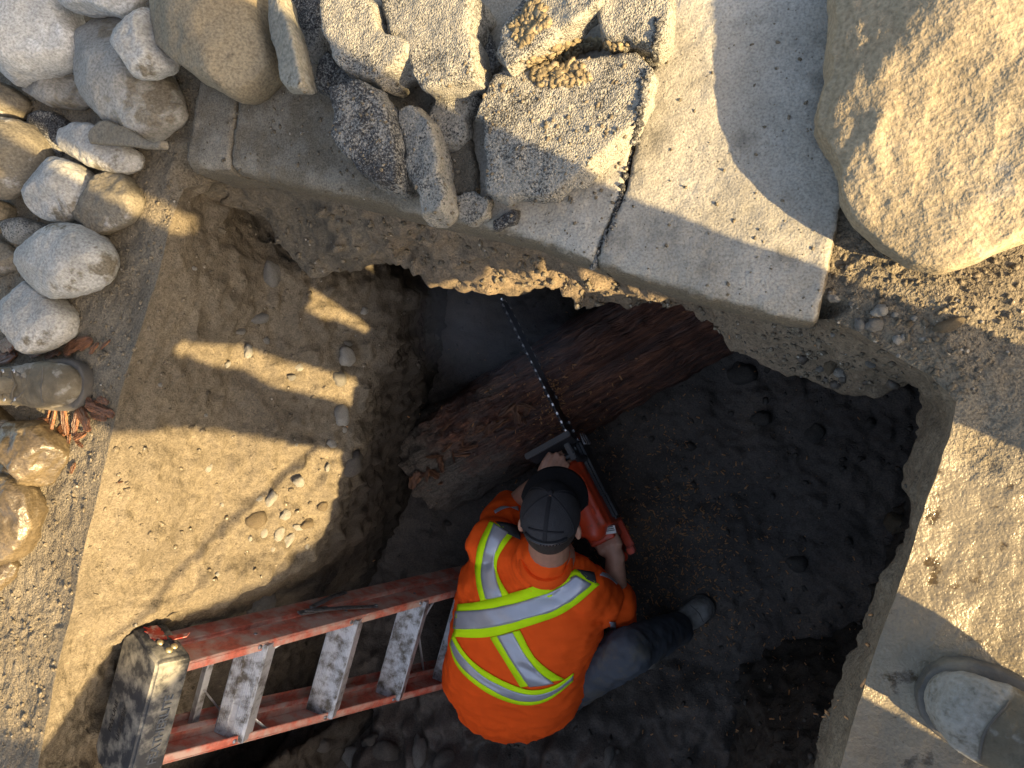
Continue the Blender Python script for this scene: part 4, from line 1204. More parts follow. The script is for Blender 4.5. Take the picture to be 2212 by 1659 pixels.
sparts += [tube([c7+W(0, .01, .0), cens[0]], [.075, .10], 20), tube([Z6(560, 640, -1.02), Z6(840, 740, -1.02)], [.072, .07], 18, flat=.9),
           tube([Z6(470, 560, -1.035), shL, shL*.5+elL*.5, shL*.12+elL*.88], [.070, .078, .074, .070], 18),
           tube([Z6(860, 790, -1.05), shR, shR*.55+elR*.45, elR+W(.004, .01, 0), elR*.72+wrR*.28], [.075, .082, .078, .070, .062], 18)]
shirt_me = remesh('shirt', sparts, .007, 10, .5)
v, n = vco(shirt_me), vno(shirt_me)
ax_t = unit(cens[-1]-cens[0]); ax_s = unit(Z6(935, 1085, -1.1)-Z6(285, 900, -1.1))
q = np.stack([(v@ax_t), (v@ax_s), v[:, 2]], 1)
fold = .020*fbm(q*np.array([1.0, .45, .8]), 9, 2, 201, ridged=True)*.6+.007*fbm(q*np.array([1, .6, 1]), 24, 2, 202)+.012*fbm(q, 5, 1, 207)
low = np.clip((q[:, 0]-(cens[5]@ax_t))/.12, 0, 1)
fold = fold+low*.012*fbm(q*np.array([.5, 1.4, .6]), 17, 2, 203, ridged=True)
arm_d = np.minimum(np.linalg.norm(v-Z6(960, 990, -1.1), axis=1), np.linalg.norm(v-Z6(330, 760, -1.08), axis=1))
fold = fold+np.exp(-(arm_d/.14)**2)*.016*fbm(q*np.array([1.3, .5, .6]), 20, 2, 209, ridged=True)
nk = np.exp(-(np.linalg.norm(v-c7, axis=1)/.11)**2)
fold = fold+nk*.006*np.sin(np.linalg.norm(v-c7, axis=1)*330)
setco(shirt_me, v+n*fold[:, None])
sv = vco(shirt_me); sfaces = [list(p.vertices) for p in shirt_me.polygons]
sbvh = BVHTree.FromPolygons([Vector(x) for x in sv], sfaces)
shirt = wlink('shirt', shirt_me, M['hivis'])

def band(name, e1, e2, m, lift, n=46, k=7, zref=-1.0):
    """tape sewn on the shirt between two edge lines"""
    a = smooth_line(np.array(e1, float), n); b = smooth_line(np.array(e2, float), n)
    pts = np.zeros((n, k, 3))
    for i in range(n):
        for j in range(k):
            p = a[i]+(b[i]-a[i])*j/(k-1)
            d = ray(864+p[0]*.4466, 918+p[1]*.4466)
            h = sbvh.ray_cast(Vector(_C), Vector(unit(d)))
            if h[0] is None or h[3] > 3.2 or (Z6(0, 0, 0) is None):
                h = sbvh.find_nearest(Vector(Z6(p[0], p[1], zref)))
                nn = np.array(h[1]); pts[i, j] = np.array(h[0])+nn*lift
            else:
                nn = np.array(h[1]); nn = nn if nn@(-d) > 0 else -nn
                pts[i, j] = np.array(h[0])+nn*lift
    for _ in range(2):
        s = pts.copy(); s[1:-1] = (pts[:-2]+2*pts[1:-1]+pts[2:])/4; pts = s
    vv = pts.reshape(-1, 3)
    me = mesh(name, vv, grid_faces(n, k, False))
    o = wlink(name, me, m, shirt)
    sd = o.modifiers.new('thickness', 'SOLIDIFY'); sd.thickness = .0015; sd.offset = 0
    return o
LIME, SILV = .0035, .0055
band('lime_tape', [(437, 468), (378, 580), (364, 680), (372, 770), (392, 850)], [(560, 520), (482, 620), (466, 690), (490, 760), (530, 820)], M['lime'], LIME, zref=-.99)
band('silver_tape', [(455, 480), (412, 590), (394, 690), (400, 760), (418, 842)], [(520, 520), (465, 600), (458, 690), (470, 760), (496, 826)], M['silver'], SILV, zref=-.99)
band('lime_tape', [(284, 866), (400, 852), (530, 818), (700, 758), (850, 700)], [(262, 1022), (430, 1030), (600, 978), (800, 912), (965, 772)], M['lime'], LIME+.0008)
band('silver_tape', [(274, 902), (430, 890), (610, 850), (740, 800), (850, 726)], [(264, 986), (430, 982), (600, 938), (790, 885), (922, 768)], M['silver'], SILV+.0008)
band('lime_tape', [(438, 1026), (490, 1110), (540, 1190), (585, 1265)], [(582, 990), (640, 1110), (700, 1170), (795, 1228)], M['lime'], LIME)
band('silver_tape', [(474, 1018), (525, 1110), (575, 1190), (628, 1262)], [(548, 1000), (600, 1100), (660, 1180), (745, 1246)], M['silver'], SILV)
band('lime_tape', [(262, 1005), (300, 1085), (400, 1185), (560, 1262), (650, 1286), (760, 1255), (838, 1195)], [(244, 1060), (268, 1160), (370, 1262), (500, 1332), (620, 1358), (725, 1332), (835, 1235)], M['lime'], LIME+.0008)
band('silver_tape', [(258, 1035), (290, 1100), (390, 1208), (545, 1284), (645, 1306), (755, 1277), (836, 1205)], [(252, 1060), (275, 1140), (380, 1240), (510, 1312), (625, 1338), (730, 1310), (834, 1224)], M['silver'], SILV+.0008)
band('shoulder_patch', [(462, 470), (520, 478), (575, 492)], [(520, 530), (555, 548), (585, 560)], M['yoke'], .0045, 14, 5)
band('shoulder_patch', [(856, 700), (900, 708), (935, 716)], [(900, 745), (926, 758), (950, 768)], M['yoke'], .0045, 14, 5)
band('sleeve_tape', [(462, 432), (505, 405), (568, 396)], [(455, 420), (500, 388), (572, 418)], M['silver'], .004, 14, 4, -1.15)
band('sleeve_tape', [(1010, 950), (1020, 980), (1005, 1020)], [(1042, 950), (1045, 980), (1030, 1015)], M['silver'], .004, 14, 4, -1.2)
band('sleeve_tape', [(975, 715), (1020, 725), (1055, 755)], [(965, 730), (1010, 742), (1045, 775)], M['silver'], .004, 14, 4, -1.15)
cdir = unit(hc-c7); cr1 = unit(hr-cdir*(hr@cdir)); cr2 = np.cross(cdir, cr1)
wsolid('collar', [tube([c7-cdir*.006+cr1*.070*math.cos(t)+cr2*.072*math.sin(t)+cdir*.010*math.sin(t) for t in np.linspace(0, 2*math.pi, 33)], .013, 10, up=cdir, flat=1.7, ends=False)], M['hivis'], shirt)

# trousers and boots
hipL, hipR = Z6(540, 1260, -1.37), Z6(730, 1280, -1.35)
knR, anR = Z6(1110, 1090, -1.13), Z6(1335, 985, -1.43)
knL, anL = Z6(560, 900, -1.42), Z6(640, 1400, -1.50)
tparts = [tube([hipL, Z6(620, 1280, -1.36), hipR], [.10, .10, .10], 20), tube([hipR, (hipR+knR)/2+W(0, 0, .0), knR], [.105, .088, .074], 18), tube([knR, (knR+anR)/2, anR], [.074, .066, .060], 18),
          tube([hipL, knL], [.10, .075], 18), tube([knL, (knL+anL)/2, anL], [.075, .065, .055], 18)]
tro = remesh('trousers', tparts, .0075, 6)
roughen(tro, [(.010, 14, 2), (.006, 34, 2)], 221)
wlink('trousers', tro, M['jeans'])

def boot(name, heel, toe, scale, parent, off, m=None, up=W(0, 0, 1), toe_x=.245, toe_pale=0.0):
    """work boot: sole, upper with raised toe cap, ankle collar, tongue, laces"""
    f, s, u = frame(toe-heel, up)
    L = float(np.linalg.norm(toe-heel)); k = L/.31
    root = empty(name); root.parent = parent
    root.location = tuple(heel-off)
    B = lambda x, y, z: f*x*k+s*y*k+u*z*k
    def ringat(x, hw, z0, z1, asym=0, n=24, e=.75):
        a = np.linspace(0, 2*math.pi, n, endpoint=False)
        c, sn = np.cos(a), np.sin(a)
        y = np.sign(c)*np.abs(c)**e*hw+asym; z = (z0+z1)/2+np.sign(sn)*np.abs(sn)**e*(z1-z0)/2
        return np.array([B(x, yy, zz_) for yy, zz_ in zip(y, z)])
    prof_s = [(.0, .018), (.004, .028), (.02, .035), (.06, .037), (.11, .036), (.16, .041), (.21, .049), (.25, .050), (.28, .044), (.298, .033), (.308, .019), (.312, .008)]
    sole = []
    for x, hw in prof_s: sole.append(ringat(x-.001, hw+.004, .0, .028, 0, e=.35))
    solid('sole', loft(sole), m[1] if m else M['boot_dark'], root)
    upr = [(.004, .02, .10), (.012, .03, .125), (.04, .036, .135), (.08, .037, .135), (.12, .036, .115), (.15, .038, .098), (.18, .042, .084), (.21, .046, .076), (.24, .047, .072), (.265, .044, .067), (.285, .037, .059), (.298, .026, .050), (.306, .012, .040)]
    ub = [ringat(x, hw, .018, zt, 0, e=.8) for x, hw, zt in upr]
    um = remesh('upper', [loft(ub), tube([B(.06, 0, .10), B(.045, 0, .19)], [.046*k, .050*k], 20), ellipsoid(B(.245, 0, .050), (f, s, u), (.055*k, .046*k, .028*k))], .005*k, 5)
    roughen(um, [(.004, 22, 2), (.002, 70, 2)], 230)
    uv = vco(um); xf = uv@f/k; yf = uv@s/k
    # creases across the vamp
    cre = np.clip(1-np.abs(xf-.20)/.035, 0, 1)*np.clip((uv@u/k-.05)/.02, 0, 1)
    un = vno(um); uv = uv+un*(cre*.0022*np.sin(xf*520+3*np.sin(yf*60)))[:, None]; setco(um, uv)
    lim = toe_x+.016*np.cos(yf*34)
    at_ = um.attributes.new('toe', 'FLOAT', 'POINT'); at_.data.foreach_set('value', (np.clip((xf-lim)/.004, 0, 1)*toe_pale).astype(np.float32))
    ub_ = BVHTree.FromPolygons([Vector(q) for q in uv], [list(p.vertices) for p in um.polygons])
    def surf(x, y, lift=.0):
        h = ub_.ray_cast(Vector(B(x, y, .4)), Vector(-u))
        return (np.array(h[0])+np.array(h[1])*lift*k) if h[0] is not None else B(x, y, .05)
    link('upper', um, m[0] if m else M['boot'], root)
    solid('toe_seam', [tube([surf(toe_x+.016*math.cos(y*34), y, .0004) for y in np.linspace(-.035, .035, 21)], .0014*k, 6)], M['boot_dark'], root)
    for sy in (-1, 1):
        solid('panel_seam', [tube([surf(.205-t*.06, sy*(.014+.030*t**.7), .0004) for t in np.linspace(0, 1, 14)], .0014*k, 6)], M['boot_dark'], root)
    solid('tongue', [tube([B(.178, 0, .088), B(.14, 0, .112), B(.10, 0, .145), B(.085, 0, .19)], [.016*k, .02*k, .022*k, .022*k], 12, up=u, flat=.35)], m[0] if m else M['boot'], root)
    for i in range(5):
        x = .196-.020*i
        solid('lace', [tube([surf(x-.006+.008*abs(y)/.02*(-1), y, .0022) for y in np.linspace(-.026, .026, 9)], .0030*k, 8)], M['lace'], root)
        for sy in (-1, 1):
            solid('eyelet', [ellipsoid(surf(x-.014, sy*.027, .001), (f, s, u), (.0045*k, .0045*k, .002*k), 10, 6)], M['steel'], root)
    solid('lace_bow', [tube([surf(.125, .0, .006)+B(.012*math.cos(t)*1.4, .012*math.sin(t)+sy*.012, .004) for t in np.linspace(0, 5.6, 14)], .0028*k, 8) for sy in (-1, 1)], M['lace'], root)
    return root
tR = Z6(1510, 850, -1.52); tR[2] = floor_z(tR[0], tR[1])-.0
hR = Z6(1290, 1000, -1.53); hR[2] = floor_z(hR[0], hR[1])
hR = tR-unit(tR-hR)*.30
boot('boot', hR+W(0, 0, -.005), tR+W(0, 0, -.005), 1, worker, wk_base, (M['boot_pale'], M['boot_dark'], M['lace']))
hL = W(-.80, -.98, -1.5); tL = hL+unit(W(-.35, .7, 0))*.29
hL[2] = floor_z(hL[0], hL[1]); tL[2] = floor_z(tL[0], tL[1])
boot('boot', hL, tL, 1, worker, wk_base)

# cap
capo = empty('baseball_cap', tuple(hc-wk_base)); capo.parent = worker
def H(x, y, z): return hr*x+hf*y+hu*z
def capdome(phi, lat, g=1.0):
    rz = .090+.006*math.cos(phi)
    return H(math.sin(phi)*.0845*g*math.sin(lat), (math.cos(phi)*.101*math.sin(lat)-.004)*g, rz*g*math.cos(lat)-.004)
lats = np.linspace(.02, 1.62, 26); phis = np.linspace(0, 2*math.pi, 72, endpoint=False)
def dome(fr):
    rings = []
    for la in lats:
        rings.append(np.array([capdome(p, la, 1+.010*(-abs(math.sin(3*p))**.5*.3+.3)) for p in phis]))
    return rings
dr = dome(0)
front = [i for i, p in enumerate(phis) if math.cos(p) > .32]
v_, f_ = loft(dr, caps=False); f_.append(list(range(72))[::-1])
nph = 72
ff = [q for q in f_ if all((i % nph) in set(front) for i in q)]; fb = [q for q in f_ if q not in ff]
cm = mesh('crown', v_, f_); cr_o = link('crown', cm, [M['capmesh'], M['capcloth']], capo)
fs_ = set(map(tuple, ff))
for p in cm.polygons:
    if tuple(p.vertices) in fs_: p.material_index = 1
sd = cr_o.modifiers.new('thickness', 'SOLIDIFY'); sd.thickness = .002; sd.offset = -1
for p in (0, math.pi/3, 2*math.pi/3, math.pi, 4*math.pi/3, 5*math.pi/3):
    if p == 0: continue
    w = .006 if p == math.pi else .0026
    solid('seam', [tube([capdome(p, la, 1.006) for la in np.linspace(.1, 1.6, 14)], w, 6, up=H(math.sin(p), math.cos(p), .4), flat=.3 if w > .003 else .7)], M['capcloth'], capo)
solid('button', [ellipsoid(H(0, -.004, .0925), HX, (.0095, .0095, .006), 14, 8)], M['capcloth'], capo)
bt = []
na_, nt_ = 31, 9
for i in range(na_):
    a = -1+2*i/(na_-1); ph = a*1.25
    for j in range(nt_):
        t = j/(nt_-1)
        b0 = capdome(ph, 1.58)
        ext = .098*max(0.02, math.cos(ph*1.02))**.55
        bt.append(b0+H(math.sin(ph)*.35*ext*t, ext*t*(.95), -.004-.014*t*a*a-.006*t*t-.008*a*a))
bm_ = mesh('brim', np.array(bt), grid_faces(na_, nt_, False)); bo_ = link('brim', bm_, M['capcloth'], capo)
sd = bo_.modifiers.new('thickness', 'SOLIDIFY'); sd.thickness = .004; sd.offset = 0
# size strap over the opening at the back, hair showing in it
hp = [capdome(math.pi+a, 1.30-.22*math.cos(a*1.9), 1.004) for a in np.linspace(-.62, .62, 17)]
hb = [capdome(math.pi+a, 1.50, 1.004) for a in np.linspace(-.62, .62, 17)]
solid('back_opening', (np.array(hp+hb), [[i, i+1, 18+i, 17+i] for i in range(16)]), M['hair'], capo)
solid('opening_trim', [tube(hp, .003, 6)], M['capcloth'], capo)
solid('size_strap', [tube([capdome(math.pi+a, 1.50, 1.012) for a in np.linspace(-.66, .66, 17)], .008, 8, up=hu, flat=.85)], M['saw_black'], capo)
for a in np.linspace(-.45, .1, 7):
    solid('strap_stud', [ellipsoid(capdome(math.pi+a, 1.50, 1.10), HX, (.002, .002, .002), 8, 5)], M['capcloth'], capo)
# close-cropped hair below the cap
hv = []
for la in np.linspace(1.45, 2.3, 8):
    hv.append(np.array([H(math.sin(p)*.0785*math.sin(la), math.cos(p)*.0965*math.sin(la)-.002, .104*math.cos(la)-.020) for p in np.linspace(math.pi*.56, math.pi*1.44, 30)]))
hm = mesh('hair', np.concatenate(hv), grid_faces(8, 30, False)); ho = link('hair', hm, M['hair'], worker); ho.location = tuple(hc-wk_base)
sd = ho.modifiers.new('thickness', 'SOLIDIFY'); sd.thickness = .004; sd.offset = 0
# ------------------------------------------------------------------ people standing at the edge (mostly outside the picture)
M['trouser_grey'] = cloth('grey work trousers', (.17, .165, .15), .9, dirt=(.30, .28, .24), damt=.4)
M['jacket'] = cloth('dark work jacket', (.05, .06, .075), .9)
M['jacket2'] = cloth('brown work jacket', (.12, .09, .06), .9)

def standing(label, feet, face, hips, chest, head, hands, mats, bootm=None, hip_w=.10, sh_w=.19, cuff=.14, leg_r=1.0, coat=.0, toe=(.245, 0.0)):
    """feet: two (heel, toe); everything else in world space"""
    base = W(*((feet[0][0]+feet[1][0])/2)[:2], 0)
    root = empty('person', tuple(base))
    tag(root, label, 'person')
    f = unit(face); s = unit(np.cross(W(0, 0, 1), f)); up = W(0, 0, 1)
    def put(name, me, m):
        setco(me, vco(me)-base); return link(name, me, m, root)
    ank = [h+(t-h)*.2+W(0, 0, .11) for h, t in feet]
    hj = [hips+s*hip_w, hips-s*hip_w]
    if np.linalg.norm(ank[0][:2]-hj[0][:2]) > np.linalg.norm(ank[0][:2]-hj[1][:2]): hj = hj[::-1]
    tp = [tube([hips+s*.09, hips-s*.09], [.125, .125], 18, flat=1.05), tube([hips, hips+(chest-hips)*.35], [.13, .14], 18)]
    for a, h in zip(ank, hj):
        kn = (a+h)/2+f*.05
        tp += [tube([h, (h+kn)/2, kn], [.10*leg_r, .085*leg_r, .07*leg_r], 16), tube([kn, (kn+a)/2, a+W(0, 0, cuff-.11)], [.07*leg_r, .066*leg_r, .064*leg_r], 16)]
    t = remesh('trousers', tp, .011, 6); roughen(t, [(.012, 10, 2), (.006, 28, 2)], 301); put('trousers', t, mats[0])
    sh = [chest+s*sh_w, chest-s*sh_w]
    if np.linalg.norm(hands[0]-sh[0]) > np.linalg.norm(hands[0]-sh[1]): sh = sh[::-1]
    jp = [tube([hips-W(0, .24*coat, coat), hips-W(0, .05*coat, .02), (hips+chest)/2, chest], [.15+.26*coat, .15+.10*coat, .155, .15], 20), tube([sh[0], chest+W(0, 0, .03), sh[1]], [.075, .10, .075], 18)]
    bp = [ellipsoid(head, (s, f, up), (.076, .096, .115)), tube([chest+W(0, 0, .02), head-W(0, 0, .04)], [.06, .055], 14), tube([head+f*.09-W(0, 0, .005), head+f*.112-W(0, 0, .035)], [.01, .016], 8),
          ellipsoid(head+s*.078-f*.01-W(0, 0, .02), (s, f, up), (.01, .018, .03)), ellipsoid(head-s*.078-f*.01-W(0, 0, .02), (s, f, up), (.01, .018, .03)), tube([hips, chest], [.11, .11], 14)]
    for a, h in zip(sh, hands):
        d = h-a; L = np.linalg.norm(d); sag = math.sqrt(max(.0, .30**2-(L/2)**2)) if L < .6 else 0.0
        el = (a+h)/2-W(0, 0, 1)*sag+(a-chest)*.25
        jp.append(tube([a, el, el+(h-el)*.82], [.072, .058, .045], 16))
        bp += [tube([a, el, h-unit(h-el)*.03], [.045, .04, .028], 12)]+hand(h-unit(h-el)*.06, h+unit(h-el)*.03, np.cross(unit(h-el), up), up, 1)
    j = remesh('jacket', jp, .011, 8); roughen(j, [(.014, 9, 2), (.006, 26, 2)], 305); put('jacket', j, mats[1])
    put('body', remesh('body', bp, .006, 3, .4), M['skin'])
    hv = []
    for la in np.linspace(.03, 1.75, 10):
        hv.append(np.array([head+s*math.sin(p)*.081*math.sin(la)+f*(math.cos(p)*.100*math.sin(la)-.012)+up*(.118*math.cos(la)+.004) for p in np.linspace(0, 2*math.pi, 30, endpoint=False)]))
    hm = mesh('hair', np.concatenate(hv), grid_faces(10, 30)); put('hair', hm, M['hair'])
    for h, t_ in feet: boot('boot', h, t_, 1, root, base, None, toe_x=toe[0], toe_pale=toe[1])
    return root

def gz(x, y):
    h = ground_bvh.ray_cast(Vector((x, y, .4)), Vector((0, 0, -1)))
    return h[0].z if h[0] is not None else 0.0
def foot(hx, hy, tx, ty): return (W(hx, hy, gz(tx, ty)-.006), W(tx, ty, gz(tx, ty)-.006))

# the person taking the picture: toe of one boot in view
standing('person beside the pit whose pale-toed muddy boot stands on the wet mud', [foot(.500, -.535, .172, -.400), foot(.87, -.27, .53, -.235)], W(-1, .05, 0),
         W(.68, -.33, .88), W(.64, -.35, 1.36), W(.56, -.35, 1.62), [W(.36, -.25, 1.26), W(.64, -.64, .82)], [M['jeans'], M['jacket']], None, coat=.30, toe=(.238, 1.0))
# a second person beside them, out of view; only the shadow of the legs reaches the far wall
standing('person whose two leg shadows fall as stripes on the left pit wall', [foot(.82, -.84, .54, -.80), foot(.84, -1.06, .55, -1.07)], W(-1, .1, 0),
         W(.80, -.935, 1.02), W(.80, -.93, 1.50), W(.78, -.93, 1.77), [W(.66, -.79, 1.24), W(.66, -1.01, 1.27)], [M['trouser_grey'], M['jacket2']], None, hip_w=.115, leg_r=1.0)
# across the pit: one boot in view beside the wet stones
hx = P(-60, 832, 0); tx_ = P(202, 830, 0)
standing('person across the pit whose muddy laced tan boot stands beside the wet stones', [foot(tx_[0]-.33, tx_[1]-.005, tx_[0], tx_[1]), foot(tx_[0]-.62, tx_[1]-.30, tx_[0]-.30, tx_[1]-.34)], W(1, 0, 0),
         W(-1.85, -.14, .88), W(-1.88, -.14, 1.36), W(-1.84, -.14, 1.63), [W(-1.78, .12, .86), W(-1.76, -.42, .86)], [M['trouser_grey'], M['jacket']], None, cuff=.15)

# heap added out of view to shade the near end of the trench
hp_, hq_ = np.meshgrid(np.linspace(-1, 1, 90), np.linspace(-1, 1, 90))
rr_ = np.hypot(hp_, hq_)
hx_ = np.stack([hp_.ravel()*1.5, hq_.ravel()*1.3, np.zeros(hp_.size)], 1)
hz_ = 1.9*np.clip(1-rr_.ravel(), 0, 1)**.85
hx_[:, 2] = hz_+np.where(hz_ > 0, .12*fbm(hx_, 3, 4, 401)+.03*fbm(hx_, 14, 3, 402), 0)-.06
M['heap'] = earth('loose spoil', (.15, .125, .09), (.22, .185, .13), grain=120)
heap = tag(link('shade_heap', mesh('shade_heap', hx_, grid_faces(90, 90, False)[:, ::-1]), M['heap'], loc=(2.05, -2.70, 0)), 'unseen heap of brown soil added to shade the ladder end of the trench', 'soil heap')
M['rod'] = plain('rusty steel rod', (.12, .09, .07), .6, .6)
ra, rb = W(.35, -.68, 0.0), W(1.55, -2.12, 1.32)
rod = tag(solid('steel_rod', [tube([ra, rb], .008, 10)], M['rod'], loc=ra), 'steel rod on the soil heap whose thin shadow crosses the sunlit wall', 'rod')

# bucket added out of view below the hand to close a shadow gap
bk = W(.645, -.672, .485)
shade_bucket = empty('shade_bucket', tuple(bk))
tag(shade_bucket, 'black plastic bucket added out of view to shade the left pit wall', 'shade_bucket')
ba = np.linspace(0, 2*math.pi, 32, endpoint=False)
def bring(r, z): return np.stack([np.cos(ba)*r, np.sin(ba)*r, np.full(32, z)], 1)
M['shade_bucket'] = plain('black bucket plastic', (.03, .03, .033), .5)
solid('shell', loft([bring(.095, 0), bring(.098, .004), bring(.125, .26), bring(.132, .262), bring(.132, .275), bring(.122, .275), bring(.092, .012)]), M['shade_bucket'], shade_bucket)
solid('handle', [tube([W(.0, .13*math.cos(t), .25+.10*math.sin(t)) for t in np.linspace(0, math.pi, 15)], .004, 8)], M['steel'], shade_bucket)
# ------------------------------------------------------------------ stones bedded in the soil, crumbs, chips, splinters
M['peb_pale'] = stone_mat('pale pebble', (.34, .325, .29), (.46, .44, .40), DUST, .25)
M['peb_grey'] = stone_mat('grey pebble', (.20, .19, .17), (.29, .275, .25), DUST, .3)
M['peb_brown'] = stone_mat('brown pebble', (.15, .115, .075), (.22, .17, .11), DUST, .35)
M['peb_dark'] = stone_mat('dark pit stone', (.10, .09, .08), (.17, .15, .13), (.10, .085, .07), .35)
_rock = {}
def rock_mesh(seed, mk, sub=3):
    key = (seed, mk)
    if key not in _rock:
        v, f = ico(sub)
        p = v*(1+.55*fbm(v, .9, 2, seed)[:, None]+.10*fbm(v, 4, 2, seed+9)[:, None])
        me = mesh('stone', p, f); me.materials.append(M[mk]); _rock[key] = me
    return _rock[key]
def bedded(px, py, rx, ry, mk, label, group, seed, rot=0.0, sink=.35, name='bedded_stone'):
    h = cast(px, py, (wall_bvh, floor_bvh, ground_bvh))
    if h is None: return None
    p, n, d = h; n = n if n@(-ray(px, py)) > 0 else -n
    k = d*.94/FOC
    a, b = rx*k*1.05, ry*k*1.05; c = min(a, b)*.9
    e1 = _R*math.cos(rot)+_U*math.sin(rot); e1 = unit(e1-n*(e1@n)); e2 = np.cross(n, e1)
    q = p+n*c*(.5-sink)
    o = bpy.data.objects.new(name, rock_mesh(seed % 7+500, mk)); col.objects.link(o)
    o.matrix_world = Matrix(((e1[0]*a, e2[0]*b, n[0]*c, q[0]), (e1[1]*a, e2[1]*b, n[1]*c, q[1]), (e1[2]*a, e2[2]*b, n[2]*c, q[2]), (0, 0, 0, 1)))
    return tag(o, label, 'stone', group)
GW = 'stones bedded in the left pit wall'
one = 'small pale pebble bedded in the sunlit sandy pit wall'
two = 'small grey pebble bedded in the shaded part of the left pit wall'
for i, (x, y, a, b, mk, lab, r) in enumerate([
    (750, 771, 17, 21, 'peb_pale', 'speckled grey egg-shaped stone sticking out of the shaded left pit wall', .3), (733, 818, 13, 17, 'peb_grey', 'half buried stone just below the speckled egg-shaped one', 0),
    (736, 900, 19, 22, 'peb_pale', 'brightest sunlit rounded stone at the edge of the left pit wall', 0), (717, 957, 9, 15, 'peb_pale', one, .5), (744, 928, 5, 8, 'peb_pale', one, 0),
    (625, 1166, 9, 19, 'peb_pale', 'white crescent-shaped stone in the sunlit pit wall above the ladder', -.5), (603, 1154, 10, 15, 'peb_pale', one, -.3), (617, 1112, 11, 11, 'peb_pale', one, 0),
    (553, 1123, 19, 19, 'peb_brown', 'brown rounded stone where the thin rod shadow bends', 0), (586, 1077, 10, 22, 'peb_pale', one, -.6), (642, 1139, 11, 7, 'peb_pale', one, 0), (571, 1150, 7, 11, 'peb_pale', one, 0),
    (664, 1130, 15, 11, 'peb_brown', 'rusty orange stone next to the white crescent stone', .3), (697, 1093, 10, 11, 'peb_brown', 'round brown stone at the shadow edge above the ladder', 0), (560, 1077, 8, 6, 'peb_pale', one, 0),
    (646, 1040, 11, 12, 'peb_pale', one, .4), (664, 1180, 5, 6, 'peb_pale', one, 0), (540, 1163, 5, 6, 'peb_pale', one, 0), (590, 1185, 4, 6, 'peb_pale', one, 0), (451, 1011, 6, 10, 'peb_pale', one, -.8),
    (564, 1303, 27, 30, 'peb_grey', 'big rounded stone in the pit wall right above the ladder rail', 0), (537, 760, 10, 17, 'peb_pale', 'flat pale stone in the sunlit strip across the left wall', -.2),
    (560, 688, 18, 11, 'peb_grey', 'flattened grey stone in the shaded upper left wall', .1), (588, 593, 18, 26, 'peb_grey', 'largest soil-grey stone in the shaded upper left wall', 0),
    (646, 793, 9, 8, 'peb_pale', two, 0), (492, 787, 8, 5, 'peb_pale', two, .4), (575, 735, 7, 9, 'peb_grey', two, 0), (753, 743, 9, 6, 'peb_grey', two, .3), (787, 672, 9, 8, 'peb_pale', two, 0),
    (630, 815, 9, 7, 'peb_grey', two, 0), (445, 896, 4, 4, 'peb_pale', two, 0), (346, 832, 4, 4, 'peb_pale', two, 0), (420, 580, 5, 4, 'peb_pale', two, 0), (520, 716, 12, 7, 'peb_grey', two, 0), (760, 1000, 26, 22, 'peb_dark', 'dark stone under the ledge of the left wall', 0),
    (708, 1010, 5, 9, 'peb_pale', one, 0), (480, 1090, 3, 5, 'peb_pale', one, 0), (640, 960, 4, 4, 'peb_pale', one, 0), (470, 1240, 4, 4, 'peb_pale', one, 0)]):
    bedded(x, y, a, b, mk, lab, GW, 500+i, r)
GR = 'pebbles on the soil bank at the end of the concrete'
three = 'small pebble lying on the shaded soil bank at the end of the concrete'
for i, (x, y, a, b, mk, lab, r) in enumerate([
    (1902, 671, 16, 13, 'peb_pale', 'whitest angular pebble on the soil bank at the end of the concrete', .3), (1802, 641, 12, 10, 'peb_pale', 'pale lump touching the end of the concrete panel', 0), (1888, 703, 17, 12, 'peb_grey', 'mottled double pebble under the whitest angular one', 0),
    (2049, 703, 24, 12, 'peb_brown', 'brown flat stone at the shadow edge on the soil bank', .2), (1817, 803, 12, 11, 'peb_pale', 'white speckled pebble stuck in the overhanging soil lip', 0), (1938, 734, 8, 9, 'peb_pale', three, 0),
    (1857, 700, 10, 14, 'peb_grey', three, .4), (1796, 790, 11, 24, 'peb_brown', 'upright brown stone in the overhanging soil lip', 0), (1975, 688, 5, 5, 'peb_pale', three, 0), (1951, 729, 5, 6, 'peb_pale', three, 0), (1993, 732, 5, 4, 'peb_pale', three, 0),
    (1933, 680, 6, 5, 'peb_pale', three, 0), (1964, 700, 6, 6, 'peb_brown', three, 0), (1941, 768, 4, 4, 'peb_pale', three, 0), (1800, 722, 5, 5, 'peb_pale', three, 0), (1840, 655, 5, 5, 'peb_grey', three, 0), (1773, 795, 8, 9, 'peb_grey', three, 0), (1880, 785, 10, 7, 'peb_grey', three, 0)]):
    bedded(x, y, a, b, mk, lab, GR, 540+i, r, .2, 'pebble')
GF = 'stones in the dark pit floor'
four = 'small dark stone half sunk in the clay pit floor'
